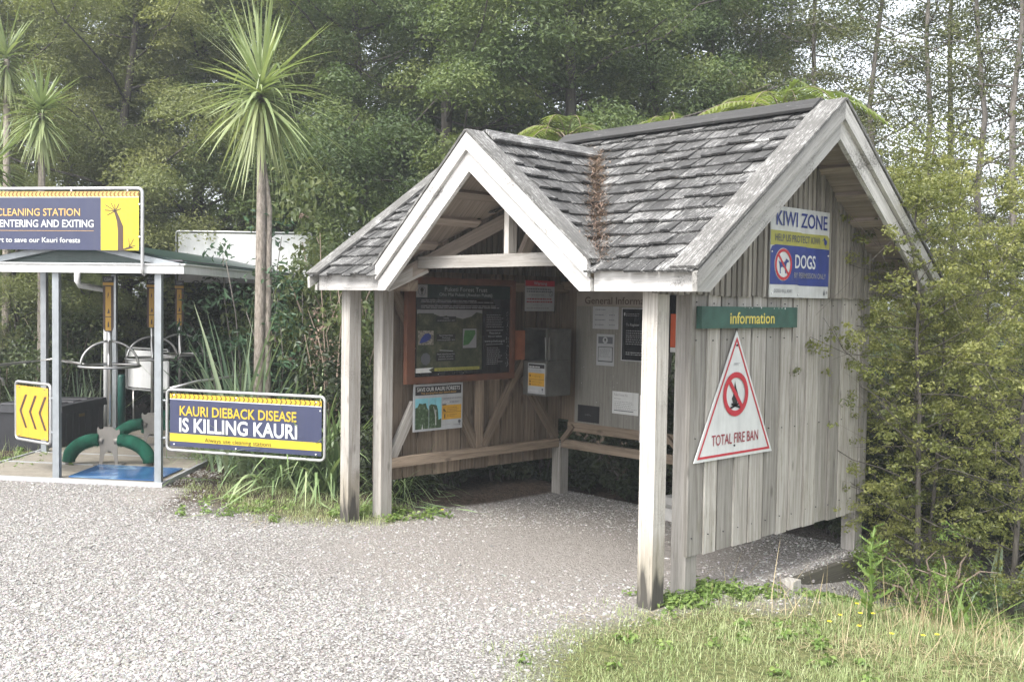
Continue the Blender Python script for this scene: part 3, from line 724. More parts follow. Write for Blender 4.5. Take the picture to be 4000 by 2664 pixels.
# caps on the verges and ridges
def cap_main(x0, x1, name, y_a=-.052, zoff=.004):
    for s_ in (-1, 1):
        ye = 1.697+s_*1.756
        m_ = MB(); k = 9; ys = np.linspace(1.697, ye, k); d = np.array((0, s_*sn, cs))
        for p, q in zip(ys[:-1], ys[1:]):
            A = np.array((0, p, roofz(p)+zoff)); B = np.array((0, q, roofz(q)+zoff))
            e0, e1 = np.array((x0, 0, 0)), np.array((x1, 0, 0))
            m_.hexa([A+e0, A+e1, B+e1, B+e0, A+e0+d*.02, A+e1+d*.02, B+e1+d*.02, B+e0+d*.02], 0, .5, off=(p*1.0, 3))
        m_.build('verge_cap', M['cap'], roof)
cap_main(-.20, .010, 'right'); cap_main(XL-.010, XL+.17, 'left')
for side, xe in ((-1, -3.262), (1, -.866)):
    sl_ = SLL if side < 0 else SLR; c_, s_ = 1/math.hypot(1, sl_), sl_/math.hypot(1, sl_)
    m_ = MB(); xs = np.linspace(RX, xe, 8); d = np.array((side*s_, 0, c_))
    for p, q in zip(xs[:-1], xs[1:]):
        A = np.array((p, 0, gabz(p)+.004)); B = np.array((q, 0, gabz(q)+.004)); e0, e1 = np.array((0, -.07, 0)), np.array((0, .105, 0))
        m_.hexa([A+e0, A+e1, B+e1, B+e0, A+e0+d*.018, A+e1+d*.018, B+e1+d*.018, B+e0+d*.018], 0, .5, off=(p, 7))
    m_.build('verge_cap', M['cap'], roof)
for s_ in (-1, 1):
    m_ = MB(); d = np.array((0, s_*sn, cs)); t = np.array((0, s_*cs, -sn))
    A = np.array((-2.74, 1.697, 3.5+.026)); B = np.array((-.19, 1.697, 3.5+.026))
    m_.hexa([A, B, B+t*.15, A+t*.15, A+d*.022, B+d*.022, B+t*.15+d*.022, A+t*.15+d*.022]); m_.build('ridge_cap', M['ridge'], roof)
    c_, q_ = (1/math.hypot(1, SLL), SLL/math.hypot(1, SLL)) if s_ < 0 else (1/math.hypot(1, SLR), SLR/math.hypot(1, SLR))
    m_ = MB(); d = np.array((s_*q_, 0, c_)); t = np.array((s_*c_, 0, -q_))
    A = np.array((RX, .13, RZ+.022)); B = np.array((RX, VY+.04, RZ+.022))
    m_.hexa([A, B, B+t*.125, A+t*.125, A+d*.02, B+d*.02, B+t*.125+d*.02, A+t*.125+d*.02]); m_.build('ridge_cap', M['ridge'], roof)

# ------------------------------------------------------------------ sign tools
_tc = {}
def glyphs(s, bold):
    key = (s, bold)
    if key in _tc: return _tc[key]
    cu = bpy.data.curves.new('t', 'FONT'); cu.body = s; cu.offset = bold; cu.resolution_u = 3; cu.fill_mode = 'FRONT'
    ob = bpy.data.objects.new('t', cu); me = ob.to_mesh()
    v = [tuple(p.co) for p in me.vertices]; f = [tuple(p.vertices) for p in me.polygons]
    ob.to_mesh_clear(); bpy.data.objects.remove(ob); bpy.data.curves.remove(cu)
    _tc[key] = (np.array(v) if v else np.zeros((0, 3)), f); return _tc[key]
CAPH = None
class Sign:
    """flat artwork in a sign's own plane: origin at lower left, R to the right, U up"""
    def __init__(s, o, R, U):
        s.o = np.array(o, float); s.R = np.array(R, float); s.R /= np.linalg.norm(s.R); s.U = np.array(U, float); s.U /= np.linalg.norm(s.U); s.n = np.cross(s.R, s.U)
        s.art = MB(); s.let = MB(); s.am = []; s.lm = []
    def p(s, x, y, l=0): return s.o+s.R*x+s.U*y+s.n*(.0012*l)
    def _mi(s, lst, m):
        if m not in lst: lst.append(m)
        return lst.index(m)
    def poly(s, pts, m, l=1, mb=None):
        s.art.face([s.p(x, y, l) for x, y in pts], [(x, y) for x, y in pts], s._mi(s.am, m))
    def rect(s, x0, y0, x1, y1, m, l=1): s.poly([(x0, y0), (x1, y0), (x1, y1), (x0, y1)], m, l)
    def ring(s, cx, cy, r0, r1, m, l=2, n=40, ax=1.0):
        for i in range(n):
            a, c = 2*math.pi*i/n, 2*math.pi*(i+1)/n
            s.poly([(cx+ax*r0*math.cos(a), cy+r0*math.sin(a)), (cx+ax*r1*math.cos(a), cy+r1*math.sin(a)), (cx+ax*r1*math.cos(c), cy+r1*math.sin(c)), (cx+ax*r0*math.cos(c), cy+r0*math.sin(c))], m, l)
    def disc(s, cx, cy, r, m, l=2, n=32, ax=1.0): s.poly([(cx+ax*r*math.cos(2*math.pi*i/n), cy+r*math.sin(2*math.pi*i/n)) for i in range(n)], m, l)
    def line(s, x0, y0, x1, y1, t, m, l=2):
        d = np.array((x1-x0, y1-y0)); d = d/np.linalg.norm(d); a, c = -d[1]*t/2, d[0]*t/2
        s.poly([(x0-a, y0-c), (x1-a, y1-c), (x1+a, y1+c), (x0+a, y0+c)], m, l)
    def text(s, body, x, y, h, m, width=None, align='L', bold=.0, l=4):
        """cap height h, baseline y"""
        global CAPH
        if CAPH is None: CAPH = glyphs('H', 0.0)[0][:, 1].max()
        v, f = glyphs(body, bold)
        if not len(v): return
        x0, x1 = v[:, 0].min(), v[:, 0].max(); k = h/CAPH
        kx = k if width is None else width/(x1-x0)
        off = x if align == 'L' else (x-(x1-x0)*kx/2 if align == 'C' else x-(x1-x0)*kx)
        mi = s._mi(s.lm, m); base = len(s.let.v)
        for q in v: s.let.v.append(tuple(s.p(off+(q[0]-x0)*kx, y+q[1]*k, l)))
        for q in f:
            s.let.f.append([base+i for i in q]); s.let.m.append(mi); s.let.r.append(.5); s.let.sm.append(False); s.let.uv += [(0, 0)]*len(q)
    def bars(s, x, y, w_, h, rows, m, l=3, fill=.5, rag=.25):
        """lines of print too small to read"""
        for i in range(rows):
            yy = y-(i+1)*h/rows; ww = w_*(1-rag*random.random()); q = x
            while q < x+ww:
                e = min(q+random.uniform(.012, .035)*max(w_/.4, .4), x+ww); s.rect(q, yy, e, yy+h/rows*fill, m, l); q = e+.008
    def build(s, parent):
        if s.art.f: s.art.build('artwork', [M[k] for k in s.am], parent)
        if s.let.f: s.let.build('lettering', [M[k] for k in s.lm], parent)
    def panel(s, x0, y0, x1, y1, thick, m, parent, name='panel'):
        b = MB(); P = lambda x, y, d: s.p(x, y)-s.n*d
        b.hexa([P(x0, y0, thick), P(x1, y0, thick), P(x1, y0, 0), P(x0, y0, 0), P(x0, y1, thick), P(x1, y1, thick), P(x1, y1, 0), P(x0, y1, 0)])
        return b.build(name, M[m], parent)
    def bolts(s, pts, parent, r=.008, m='steel', name='bolt'):
        for x, y in pts:
            b = MB(); b.tube([s.p(x, y), s.p(x, y)+s.n*.006, s.p(x, y)+s.n*.009], [r, r, r*.5], 8); b.build(name, M[m], parent)

# ---- kiwi zone sign on the gable
g = thing('kiwi_zone_sign', 'tall white, olive and blue KIWI ZONE dog warning sign on the gable wall', 'sign', (-.424, 1.85, 2.08))
s = Sign((-.424, 1.43, 2.084), (0, 1, 0), (0, 0, 1)); W_, H_ = .855, .675
s.panel(0, 0, W_, H_, .006, 'greywhite', g)
s.poly([(0, .385), (W_, .385), (W_, .47), (W_-.03, .494), (.45, .49), (.42, .495), (0, .495)], 'olive', 1)
s.poly([(0, .095), (.38, .098), (.42, .092), (W_, .092), (W_, .383), (.52, .386), (.50, .39), (.07, .39), (.02, .375), (0, .345)], 'blue', 2)
s.text('KIWI ZONE', .07, .535, .105, 'blue', .745, bold=.012); s.text('HELP US PROTECT KIWI', .06, .418, .052, 'darkgrey', .64, bold=.008)
s.text('DOGS', .345, .225, .098, 'signwhite', .30, bold=.014); s.text('BY PERMISSION ONLY', .335, .150, .040, 'midgrey', .475, bold=.008)
s.text('DOGS KILL KIWI', .06, .035, .026, 'darkgrey', .25)
cx, cy = .178, .245
s.disc(cx, cy, .122, 'signwhite', 3); s.ring(cx, cy, .095, .118, 'red', 6)
dog = [(-.068, .025), (-.058, .028), (-.05, .018), (.02, .020), (.035, .040), (.045, .045), (.058, .038), (.078, .030), (.074, .018), (.055, .016), (.045, .005), (.040, -.02), (.038, -.06), (.048, -.066), (.026, -.066), (.024, -.025), (-.02, -.018), (-.035, -.03), (-.036, -.06), (-.026, -.066), (-.048, -.066), (-.050, -.02), (-.056, .005)]
s.poly([(cx+x, cy+y) for x, y in dog], 'blue', 4); s.line(cx-.075, cy+.075, cx+.075, cy-.075, .02, 'red', 5)
s.disc(.795, .438, .022, 'blue', 3); s.disc(.778, .462, .012, 'blue', 3); s.line(.768, .462, .745, .448, .005, 'blue', 3); s.line(.797, .42, .80, .395, .006, 'blue', 3)
s.poly([(.775, .03), (.79, .075), (.805, .03), (.79, .018)], 'darkgrey', 3); s.disc(.83, .045, .012, 'midgrey', 3)
s.bolts([(.02, .335), (W_-.015, .335), (.035, .03), (.40, .022)], g, .007, 'white')
s.build(g)

# ---- information board
g = thing('information_board', 'green painted plank with yellow routed lettering above the fire ban triangle', 'sign', (-.43, 1.2, 1.86))
s = Sign((-.418, .59, 1.858), (0, 1, 0), (0, 0, 1))
o = s.panel(0, 0, 1.235, .152, .045, 'greenboard', g); bv = o.modifiers.new('bevel', 'BEVEL'); bv.width = .004
s.text('information', .335, .033, .078, 'yellowletter', .575, bold=.012, l=2)
for _ in range(9): s.disc(random.uniform(.1, 1.1), .152-random.uniform(.004, .010), random.uniform(.003, .008), 'greywhite', 2, 7)
s.build(g)

# ---- fire ban triangle
g = thing('fire_ban_sign', 'white triangular TOTAL FIRE BAN sign with red border on the right wall', 'sign', (-.45, 1.07, .93))
s = Sign((-.452, .581, .935), (0, 1, 0), (0, 0, 1))
tri = [(0, 0), (.985, 0), (.485, .905)]
b = MB(); b.prism([s.p(x, y)-s.n*.006 for x, y in tri], s.n*.006); b.build('panel', M['signwhite'], g)
ct = np.array((.49, .30))
inner = lambda k: [tuple(ct+(np.array(p)-ct)*k) for p in tri]
A_, B_ = inner(.93), inner(.875)
for i in range(3):
    j = (i+1) % 3; s.poly([A_[i], A_[j], B_[j], B_[i]], 'red', 2)
cx, cy = .482, .452
s.ring(cx, cy, .118, .158, 'red', 5); s.line(cx-.085, cy+.098, cx+.085, cy-.098, .034, 'red', 4)
s.poly([(cx-.012, cy+.098), (cx+.004, cy+.05), (cx+.03, cy+.0), (cx+.036, cy-.04), (cx+.012, cy-.075), (cx-.025, cy-.075), (cx-.046, cy-.03), (cx-.028, cy-.005), (cx-.02, cy+.04)], 'black', 3)
s.line(cx-.085, cy-.105, cx+.045, cy-.068, .017, 'black', 3); s.line(cx-.05, cy-.068, cx+.065, cy-.1, .017, 'black', 3)
s.text('TOTAL FIRE BAN', .20, .102, .073, 'darkred', .585, bold=.006)
for i in range(4): s.line(.455+i*.016, .655, .455+i*.016, .672, .004, 'midgrey', 3)
s.line(.452, .672, .53, .672, .003, 'midgrey', 3)
s.bolts([(.487, .80), (.482, .085)], g, .008, 'black'); s.build(g)

# ---- framed display board inside on the left wall
g = thing('display_board', 'large dark forest display panel in red brown frame on the left inside wall', 'display board', (-3.88, 1.43, 1.24))
fx = -3.875
s = Sign((-3.853, .842, 1.30), (0, 1, 0), (0, 0, 1)); W_, H_ = 1.243, .875
for (a, c) in (((-.105, -.065), (0, H_+.065)), ((W_, -.065), (W_+.05, H_+.065)), ((0, -.065), (W_, 0)), ((0, H_), (W_, H_+.065))):
    pass
fr = MB()
def fbox(x0, y0, x1, y1):
    P = lambda x, y, d: s.p(x, y)+s.n*d
    fr.hexa([P(x0, y0, -.03), P(x1, y0, -.03), P(x1, y0, .022), P(x0, y0, .022), P(x0, y1, -.03), P(x1, y1, -.03), P(x1, y1, .022), P(x0, y1, .022)])
fbox(-.10, -.065, -.002, H_+.065); fbox(W_+.002, -.065, W_+.06, H_+.065); fbox(-.002, -.065, W_+.002, -.002); fbox(-.002, H_+.002, W_+.002, H_+.065)
fr.build('frame', M['redwood'], g)
s.panel(0, 0, W_, H_, .012, 'panelblack', g)
s.rect(.006, H_-.128, W_-.004, H_-.004, 'bottle', 1)
s.rect(0.0, 0, .012, H_, 'lemon', 2)
s.rect(.018, H_-.125, .155, H_-.006, 'midgrey', 2); s.ring(.087, H_-.066, .040, .046, 'darkgrey', 3); s.disc(.087, H_-.052, .020, 'black', 3); s.rect(.080, H_-.10, .094, H_-.06, 'black', 3)
s.text('Puketi Forest Trust', .645, H_-.062, .040, 'lightgrey', .555, 'C', l=4); s.text('Oho Mai Puketi (Awaken Puketi)', .645, H_-.108, .030, 'lightgrey', .69, 'C', l=4)
s.bars(.075, H_-.14, 1.05, .03, 2, 'midgrey', 3, .45, .5); s.bars(.075, H_-.19, 1.05, .035, 2, 'midgrey', 3, .45, .1)
s.rect(.03, .045, .862, .635, 'forestprint', 1)
s.poly([(.03, .635), (.862, .635), (.862, .60), (.78, .61), (.72, .57), (.60, .545), (.52, .56), (.42, .545), (.40, .58), (.33, .565), (.25, .59), (.15, .575), (.10, .60), (.03, .595)], 'midgrey', 2)
s.rect(.045, .48, .235, .60, 'black', 3); s.rect(.05, .485, .23, .595, 'forestprint', 4)
s.rect(.045, .30, .235, .435, 'birdprint', 3); s.poly([(.06, .315), (.085, .365), (.13, .405), (.175, .41), (.205, .39), (.20, .36), (.15, .33), (.10, .32)], 'blue', 4)
s.rect(.045, .10, .23, .245, 'forestprint', 3); s.disc(.14, .165, .06, 'darkgrey', 4, 9)
s.rect(.26, .515, .515, .57, 'black', 3)
s.text('Kokako', .39, .548, .015, 'lightgrey', None, 'C', l=5); s.text('re-introduced 2012 - 2017', .39, .525, .013, 'lightgrey', .22, 'C', l=5)
s.rect(.27, .33, .51, .40, 'black', 3); s.text('North Island Robin', .39, .38, .015, 'lightgrey', .17, 'C', l=5); s.text('(Toutouwai)', .39, .358, .014, 'lightgrey', None, 'C', l=5); s.text('re-introduced 2009 - 2010', .39, .337, .013, 'lightgrey', .22, 'C', l=5)
s.rect(.27, .14, .51, .225, 'black', 3); s.text('North Island Brown Kiwi', .39, .20, .015, 'lightgrey', .22, 'C', l=5); s.text('and other native bird', .39, .178, .013, 'lightgrey', .18, 'C', l=5); s.text('populations increasing', .39, .155, .013, 'lightgrey', .19, 'C', l=5)
s.line(.31, .245, .48, .235, .006, 'lightgrey', 4)
s.rect(.60, .255, .79, .455, 'black', 3); s.rect(.605, .26, .785, .45, 'midgrey', 4); s.poly([(.61, .285), (.68, .295), (.735, .35), (.77, .40), (.765, .435), (.63, .435), (.615, .36)], 'mapprint', 5)
s.rect(.87, .05, W_-.03, .62, 'panelblack', 2)
s.bars(.92, .60, .24, .14, 8, 'midgrey', 3, .35, .3)
s.line(.92, .43, 1.15, .43, .004, 'lightgrey', 3); s.text('Please join us', 1.035, .395, .019, 'lightgrey', None, 'C'); s.text('Visit our website', 1.035, .362, .019, 'lightgrey', None, 'C'); s.text('www.puketi.org.nz', 1.035, .312, .024, 'lightgrey', .28, 'C'); s.line(.92, .29, 1.15, .29, .004, 'lightgrey', 3)
s.bars(.93, .27, .22, .18, 9, 'midgrey', 3, .35, .4)
s.poly([(.02, .035), (.22, .035), (.18, .06), (.24, .082), (.02, .078)], 'signwhite', 4)
s.rect(.25, .045, .83, .075, 'olive', 4); s.text('Na tini mauriu me koka ruruhu ke uta mai Puketi', .54, .052, .016, 'black', .52, 'C', l=5)
for _ in range(60): s.rect(*(lambda x, y, q: (x, y, x+q, y+q*1.5))(random.uniform(W_-.055, W_-.02), random.uniform(.05, .62), random.uniform(.002, .008)), 'midgrey', 3)
s.bolts([(.01, .27), (.01, .05), (.30, .015), (.62, .018)], g, .004); s.build(g)

# ---- save our kauri poster
g = thing('forest_poster', 'grey SAVE OUR KAURI FORESTS poster below the framed display board', 'poster', (-3.89, 1.18, .77))
s = Sign((-3.878, .863, .773), (0, 1, 0), (0, 0, 1)); W_, H_ = .617, .450
s.panel(0, 0, W_, H_, .006, 'lightgrey', g)
s.rect(.022, H_-.105, W_-.02, H_-.02, 'black', 1); s.text('SAVE OUR KAURI FORESTS', W_/2, H_-.068, .036, 'signwhite', .535, 'C', bold=.008); s.text('They are dying from kauri dieback disease', W_/2, H_-.094, .017, 'paleorange', .44, 'C', bold=.006)
for x0, x1 in ((.022, .185), (.192, .345)):
    s.rect(x0, .022, x1, .315, 'skyprint', 1)
s.poly([(.022, .022), (.185, .022), (.185, .20), (.165, .225), (.15, .27), (.11, .262), (.07, .27), (.05, .235), (.022, .225)], 'treeprint', 2)
s.poly([(.192, .022), (.345, .022), (.345, .11), (.31, .10), (.30, .20), (.285, .24), (.25, .25), (.215, .255), (.192, .24)], 'treeprint', 2); s.line(.275, .05, .27, .20, .012, 'greywhite', 3); s.line(.27, .14, .245, .23, .006, 'greywhite', 3); s.line(.27, .16, .262, .30, .004, 'darkgrey', 3)
s.poly([(.10, .022), (.115, .022), (.11, .075)], 'greywhite', 3)
s.text('It spreads by soil movement', .358, H_-.155, .017, 'darkgrey', .24, bold=.004); s.text('ACT NOW', .358, H_-.192, .019, 'signwhite', .085, bold=.02); s.text('to help stop it', .45, H_-.192, .017, 'darkgrey', .12, bold=.004)
s.rect(.355, .095, .60, .235, 'amber', 1); s.line(.355, .165, .60, .165, .003, 'brownprint', 2); s.rect(.355, .236, .405, .246, 'black', 2)
s.poly([(.368, .20), (.382, .205), (.384, .19), (.402, .18), (.402, .172), (.368, .178)], 'brownprint', 3); s.poly([(.380, .108), (.392, .108), (.394, .15), (.384, .153), (.380, .135)], 'brownprint', 3)
s.bars(.42, .222, .16, .045, 3, 'brownprint', 3, .35); s.bars(.42, .152, .12, .03, 2, 'brownprint', 3, .35)
s.line(.36, .045, .46, .047, .003, 'midgrey', 3); s.disc(.575, .068, .017, 'darkgrey', 3, 12); s.line(.575, .03, .575, .06, .006, 'darkgrey', 3); s.line(.50, .038, .59, .038, .006, 'midgrey', 3)
s.build(g)

# ---- warning sign
g = thing('warning_sign', 'white notice with red Warning header above the metal leaflet box', 'sign', (-3.9, 2.55, 1.93))
s = Sign((-3.885, 2.335, 1.926), (0, 1, 0), (0, 0, 1)); s.panel(0, 0, .442, .322, .006, 'lightgrey', g)
s.rect(0, .262, .442, .322, 'red', 1); s.text('Warning', .221, .277, .032, 'lightgrey', .20, 'C', bold=.01)
s.bars(.02, .25, .40, .05, 2, 'darkgrey', 2, .5); s.bars(.05, .185, .27, .02, 1, 'midgrey', 2, .5); s.bars(.02, .15, .40, .06, 2, 'darkred', 2, .5, .1); s.bars(.12, .075, .15, .015, 1, 'midgrey', 2, .5); s.bars(.02, .05, .40, .025, 1, 'midgrey', 2, .5)
s.ring(.385, .185, .026, .031, 'darkgrey', 3, 20); s.line(.365, .205, .405, .165, .005, 'darkgrey', 3); s.build(g)

# ---- leaflet box
g = thing('leaflet_box', 'weathered metal leaflet box with an open upper shelf in the back corner', 'leaflet box', (-3.72, 2.5, 1.05))
b = MB(); x0, x1, y0, y1 = -3.90, -3.56, 2.34, 2.70
b.box((x0, y0, 1.055), (x1, y1, 1.41)); b.build('lower_box', M['boxmetal'], g)
b = MB(); b.box((x0, y0, 1.412), (x0+.012, y1, 1.735)); b.box((x0, y1-.012, 1.412), (x1, y1-.0005, 1.735)); b.box((x1-.16, y0+.14, 1.413), (x1-.002, y1-.013, 1.732)); b.box((x0, y0, 1.736), (x1, y1, 1.748)); b.box((x1-.02, y0, 1.412), (x1, y0+.02, 1.735))
b.build('shelf', M['boxmetal'], g)
b = MB(); b.box((-3.885, 2.04, 1.42), (-3.872, 2.33, 1.725)); b.build('side_flap', M['terracotta'], g)
s = Sign((-3.885, 2.339, 1.065), (1, 0, 0), (0, 0, 1)); s.panel(.055, .01, .305, .325, .002, 'lightgrey', g, 'poster')
s.rect(.065, .275, .295, .315, 'black', 1); s.bars(.075, .31, .21, .03, 1, 'signwhite', 2, .5); s.bars(.07, .265, .2, .035, 3, 'midgrey', 2)
s.rect(.065, .09, .295, .225, 'amber', 1); s.line(.065, .158, .295, .158, .003, 'brownprint', 2)
for yy in (.195, .135, .105): s.disc(.09, yy, .011, 'brownprint', 2, 8); s.bars(.115, yy+.012, .15, .022, 2, 'brownprint', 2, .3)
s.bars(.07, .05, .14, .012, 1, 'signwhite', 2); s.disc(.27, .06, .012, 'darkgrey', 2, 10); s.rect(.267, .03, .273, .055, 'darkgrey', 2)
s.build(g)
b = MB(); b.prism([(-3.62, 2.45, 1.425), (-3.585, 2.345, 1.425), (-3.60, 2.345, 1.66), (-3.64, 2.46, 1.66)], (.002, .001, 0)); o = b.build('leaflet', M['greywhite'], loc=(-3.6, 2.4, 1.42)); tag(o, 'pale leaflet leaning in the open shelf of the metal box', 'leaflet')

# ---- notice board at the back
g = thing('notice_board', 'tall grey plywood board headed General Information at the back of the shelter', 'notice board', (-3.2, 2.94, .74))
by = 2.928
s = Sign((-3.70, by, .74), (1, 0, 0), (0, 0, 1))
s.panel(0, 0, 1.03, 1.245, .014, 'ply', g); s.panel(0, 1.247, 1.03, 1.40, .014, 'plyhead', g, 'header')
s.text('General Information', .125, 1.272, .072, 'brownprint', .985, bold=.006)
for _ in range(90): s.disc(random.uniform(.08, .95), random.uniform(.05, 1.2), random.uniform(.002, .005), random.choice(['darkgrey', 'darkgrey', 'greywhite']), 1, 6)
s.build(g)
def paper(name, label, cat, x0, z0, x1, z1, m, draw=None, group=None):
    o = thing(name, label, cat, ((x0+x1)/2, by-.004, z0), group); q = Sign((x0, by-.005, z0), (1, 0, 0), (0, 0, 1))
    q.panel(0, 0, x1-x0, z1-z0, .002, m, o, 'sheet'); 
    if draw: draw(q, x1-x0, z1-z0)
    q.build(o)
def d1(q, W, H):
    for i, yy in enumerate((.86, .62, .40, .18)): q.bars(.1*W, yy*H+.012, .45*W, .016, 1, 'darkgrey', 2, .6); q.bars(.66*W, yy*H+.012, .25*W, .016, 1, 'darkgrey', 2, .6) if i else None
paper('notice', 'curled white four line notice, topmost sheet on the back notice board', 'notice', -3.461, 1.752, -3.111, 1.985, 'lightgrey', d1)
def d2(q, W, H):
    q.rect(.1*W, .7*H, .92*W, .92*H, 'darkgrey', 1); q.disc(.5*W, .81*H, .035, 'lightgrey', 2); q.disc(.5*W, .83*H, .012, 'black', 3, 10); q.rect(.48*W, .76*H, .52*W, .82*H, 'black', 3)
    q.rect(.09*W, .12*H, .93*W, .60*H, 'black', 1); q.rect(.12*W, .15*H, .90*W, .58*H, 'lightgrey', 2); q.bars(.14*W, .57*H, .72*W, .30*H, 8, 'darkgrey', 3, .35); q.bars(.12*W, .68*H, .76*W, .05*H, 2, 'midgrey', 2)
paper('notice', 'narrow portrait notice with round tree emblem below the curled notice', 'notice', -3.401, 1.371, -3.161, 1.698, 'lightgrey', d2)
def d3(q, W, H):
    q.poly([(.05*W, .93*H), (.10*W, .93*H), (.10*W, .88*H), (.075*W, .86*H), (.05*W, .88*H)], 'lightgrey', 1); q.bars(.13*W, .93*H, .5*W, .035, 2, 'midgrey', 2)
    q.text('To Register', .14*W, .67*H, .026, 'lightgrey', .17, l=2); q.bars(.14*W, .61*H, .75*W, .07, 3, 'midgrey', 2, .4); q.bars(.14*W, .48*H, .75*W, .09, 4, 'midgrey', 2, .4); q.bars(.14*W, .18*H, .7*W, .04, 2, 'lightgrey', 2, .4)
    for a in ((-.012, -.01, 0, H+.01), (W, -.01, W+.012, H+.01), (0, -.01, W, 0), (0, H, W, H+.01)): q.rect(*a, 'lightgrey', 1)
paper('register_board', 'black visitor register notice with pale border, half behind the front post', 'notice', -3.055, 1.445, -2.69, 1.965, 'panelblack', d3)
def d4(q, W, H):
    q.text('Puketi Forest Hut', .08*W, .80*H, .026, 'midgrey', .18, l=2); q.bars(.08*W, .72*H, .3*W, .012, 1, 'darkgrey', 2); q.bars(.1*W, .62*H, .85*W, .09, 5, 'midgrey', 2, .3); q.rect(.08*W, .13*H, .82*W, .17*H, 'darkgrey', 2)
paper('notice', 'white landscape hut notice with dark bottom line, low on the notice board', 'notice', -3.172, .885, -2.826, 1.115, 'signwhite', d4)
def d5(q, W, H): q.bars(.35*W, .52*H, .3*W, .02, 2, 'midgrey', 2, .3)
paper('plaque', 'small black plaque in the lower left corner of the notice board', 'plaque', -3.65, .757, -3.348, .935, 'black', d5)
b = MB(); b.box((-2.80, by-.016, .62), (-2.765, by-.001, 1.10)); o = b.build('trim_strip', M['white'], loc=(-2.78, by, .62)); tag(o, 'white upright strip at the right edge of the notice board', 'trim strip')
g = thing('orange_sign', 'bright orange instruction sign seen in the slot between the right posts', 'sign', (-2.2, 2.94, 1.55))
s = Sign((-2.52, by, 1.545), (1, 0, 0), (0, 0, 1)); s.panel(0, 0, .62, .56, .010, 'panelblack', g)
s.rect(.075, .055, .61, .38, 'orangesheet', 1); s.rect(.075, .005, .61, .052, 'signwhite', 1); s.text('WARNING', .155, .40, .05, 'orangesheet', .36, bold=.01)
s.text('Use water', .16, .305, .05, 'brownprint', .36, l=3); s.text('to clean', .16, .21, .05, 'brownprint', .3, l=3); s.build(g)
b = MB(); b.box((-2.50, 2.70, -.10), (-2.20, 2.86, .06)); b.box((-2.47, 2.87, -.10), (-2.22, 3.02, .13)); o = b.build('concrete_block', M['concrete'], loc=(-2.36, 2.8, -.06)); tag(o, 'pale concrete block on the ground behind the right front post', 'block')

# retaining edge on the right
g = thing('retaining_edge', 'dark mossy timber edging that holds the gravel beside the right wall', 'retaining edge', (-.35, 2.0, -.1))
b = MB(); b.box((-.415, 1.775, -.52), (-.36, 3.02, -.060)); b.box((-4.2, 3.12, -.4), (-.345, 3.17, -.085)); b.build('board', M['retain'], g)
b = MB(); b.box((-.40, .95, -.3), (-.355, 1.65, -.085)); b.build('board', M['retain'], g)
b = MB(); b.box((-.40, 1.655, -.45), (-.295, 1.765, -.045)); b.build('stake', M['wood_grey'], g)

# ------------------------------------------------------------------ cleaning station
st = thing('cleaning_station', 'steel framed boot cleaning station with white gutter and grated deck', 'cleaning station', tuple(S(-1.1, 2.6)))
def sbox(b, s0, s1, t0, t1, z0, z1, m=0, r=None):
    b.hexa([S(s0, t0, z0), S(s1, t0, z0), S(s1, t1, z0), S(s0, t1, z0), S(s0, t0, z1), S(s1, t0, z1), S(s1, t1, z1), S(s0, t1, z1)], m, r)
def spost(s, t, z1, w_=.075):
    b = MB(); sbox(b, s-w_/2, s+w_/2, t-w_*.45, t+w_*.45, -.02, z1); b.build('post', M['galv'], st)
for s_, t_ in ((0, 0), (-1.18, 0.0)): spost(s_, t_, 2.26)
for s_, t_ in ((-2.2, 1.67), (-2.28, 4.0), (-.02, 5.1), (-.85, 5.3)): spost(s_, t_, 2.42)
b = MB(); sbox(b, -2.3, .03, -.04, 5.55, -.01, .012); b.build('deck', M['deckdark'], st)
b = MB()
for t_ in np.arange(-.01, 5.5, .034): sbox(b, -2.27, .0, t_, t_+.009, .012, .042)
b.build('grating', M['grate'], st)
b = MB()
for t_ in (-.06, .86, 1.60, 2.45, 3.3, 4.2, 5.5): sbox(b, -2.30, .03, t_, t_+.035, .0, .046)
for s_ in (-2.33, .03): sbox(b, s_, s_+.03, -.06, 5.55, .0, .048)
b.build('deck_frame', M['lightgrey'], st)
# gutter, rafters and roof sheets
b = MB()
sbox(b, -3.2, .27, -.085, -.055, 2.262, 2.352); sbox(b, -3.2, .285, -.11, -.02, 2.352, 2.364); sbox(b, -3.2, .26, -.054, .0, 2.262, 2.275)
sbox(b, .27, .31, -.085, 5.6, 2.262, 2.352); sbox(b, .262, .335, -.11, 5.6, 2.352, 2.364)
b.build('gutter', M['white'], st)
def rz(s): return 2.615-.20*abs(s+.95)
b = MB()
for s0, s1 in ((-2.35, -.95), (-.95, .27)):
    P = [S(s0, .1, rz(s0)), S(s1, .1, rz(s1)), S(s1, 5.6, rz(s1)), S(s0, 5.6, rz(s0))]
    b.hexa([p for p in P]+[p+np.array((0, 0, .02)) for p in P])
b.build('roof_sheet', M['roofgreen'], st)
for s0, s1 in ((-2.35, -.95), (-.95, .25)):
    for t_ in (.0, 5.5):
        b = MB(); b.beam(S(s0, t_, rz(s0)-.035), S(s1, t_, rz(s1)-.035), .045, .06); b.build('rafter', M['galv'], st)
b = MB(); b.face([S(-2.3, .04, 2.37), S(.2, .04, 2.37), S(.2, .04, rz(.2)-.05), S(-.95, .04, rz(-.95)-.06), S(-2.3, .04, rz(-2.3)-.05)]); b.build('gable_infill', M['roofgreen'], st)
b = MB(); sbox(b, -2.30, .24, .06, 5.5, 2.395, 2.41); sbox(b, -2.34, -2.29, .0, 5.5, 2.385, 2.44); b.build('soffit', M['soffit'], st)
b = MB(); c0 = S(-2.16, 3.45); c1 = S(-2.42, 3.05)
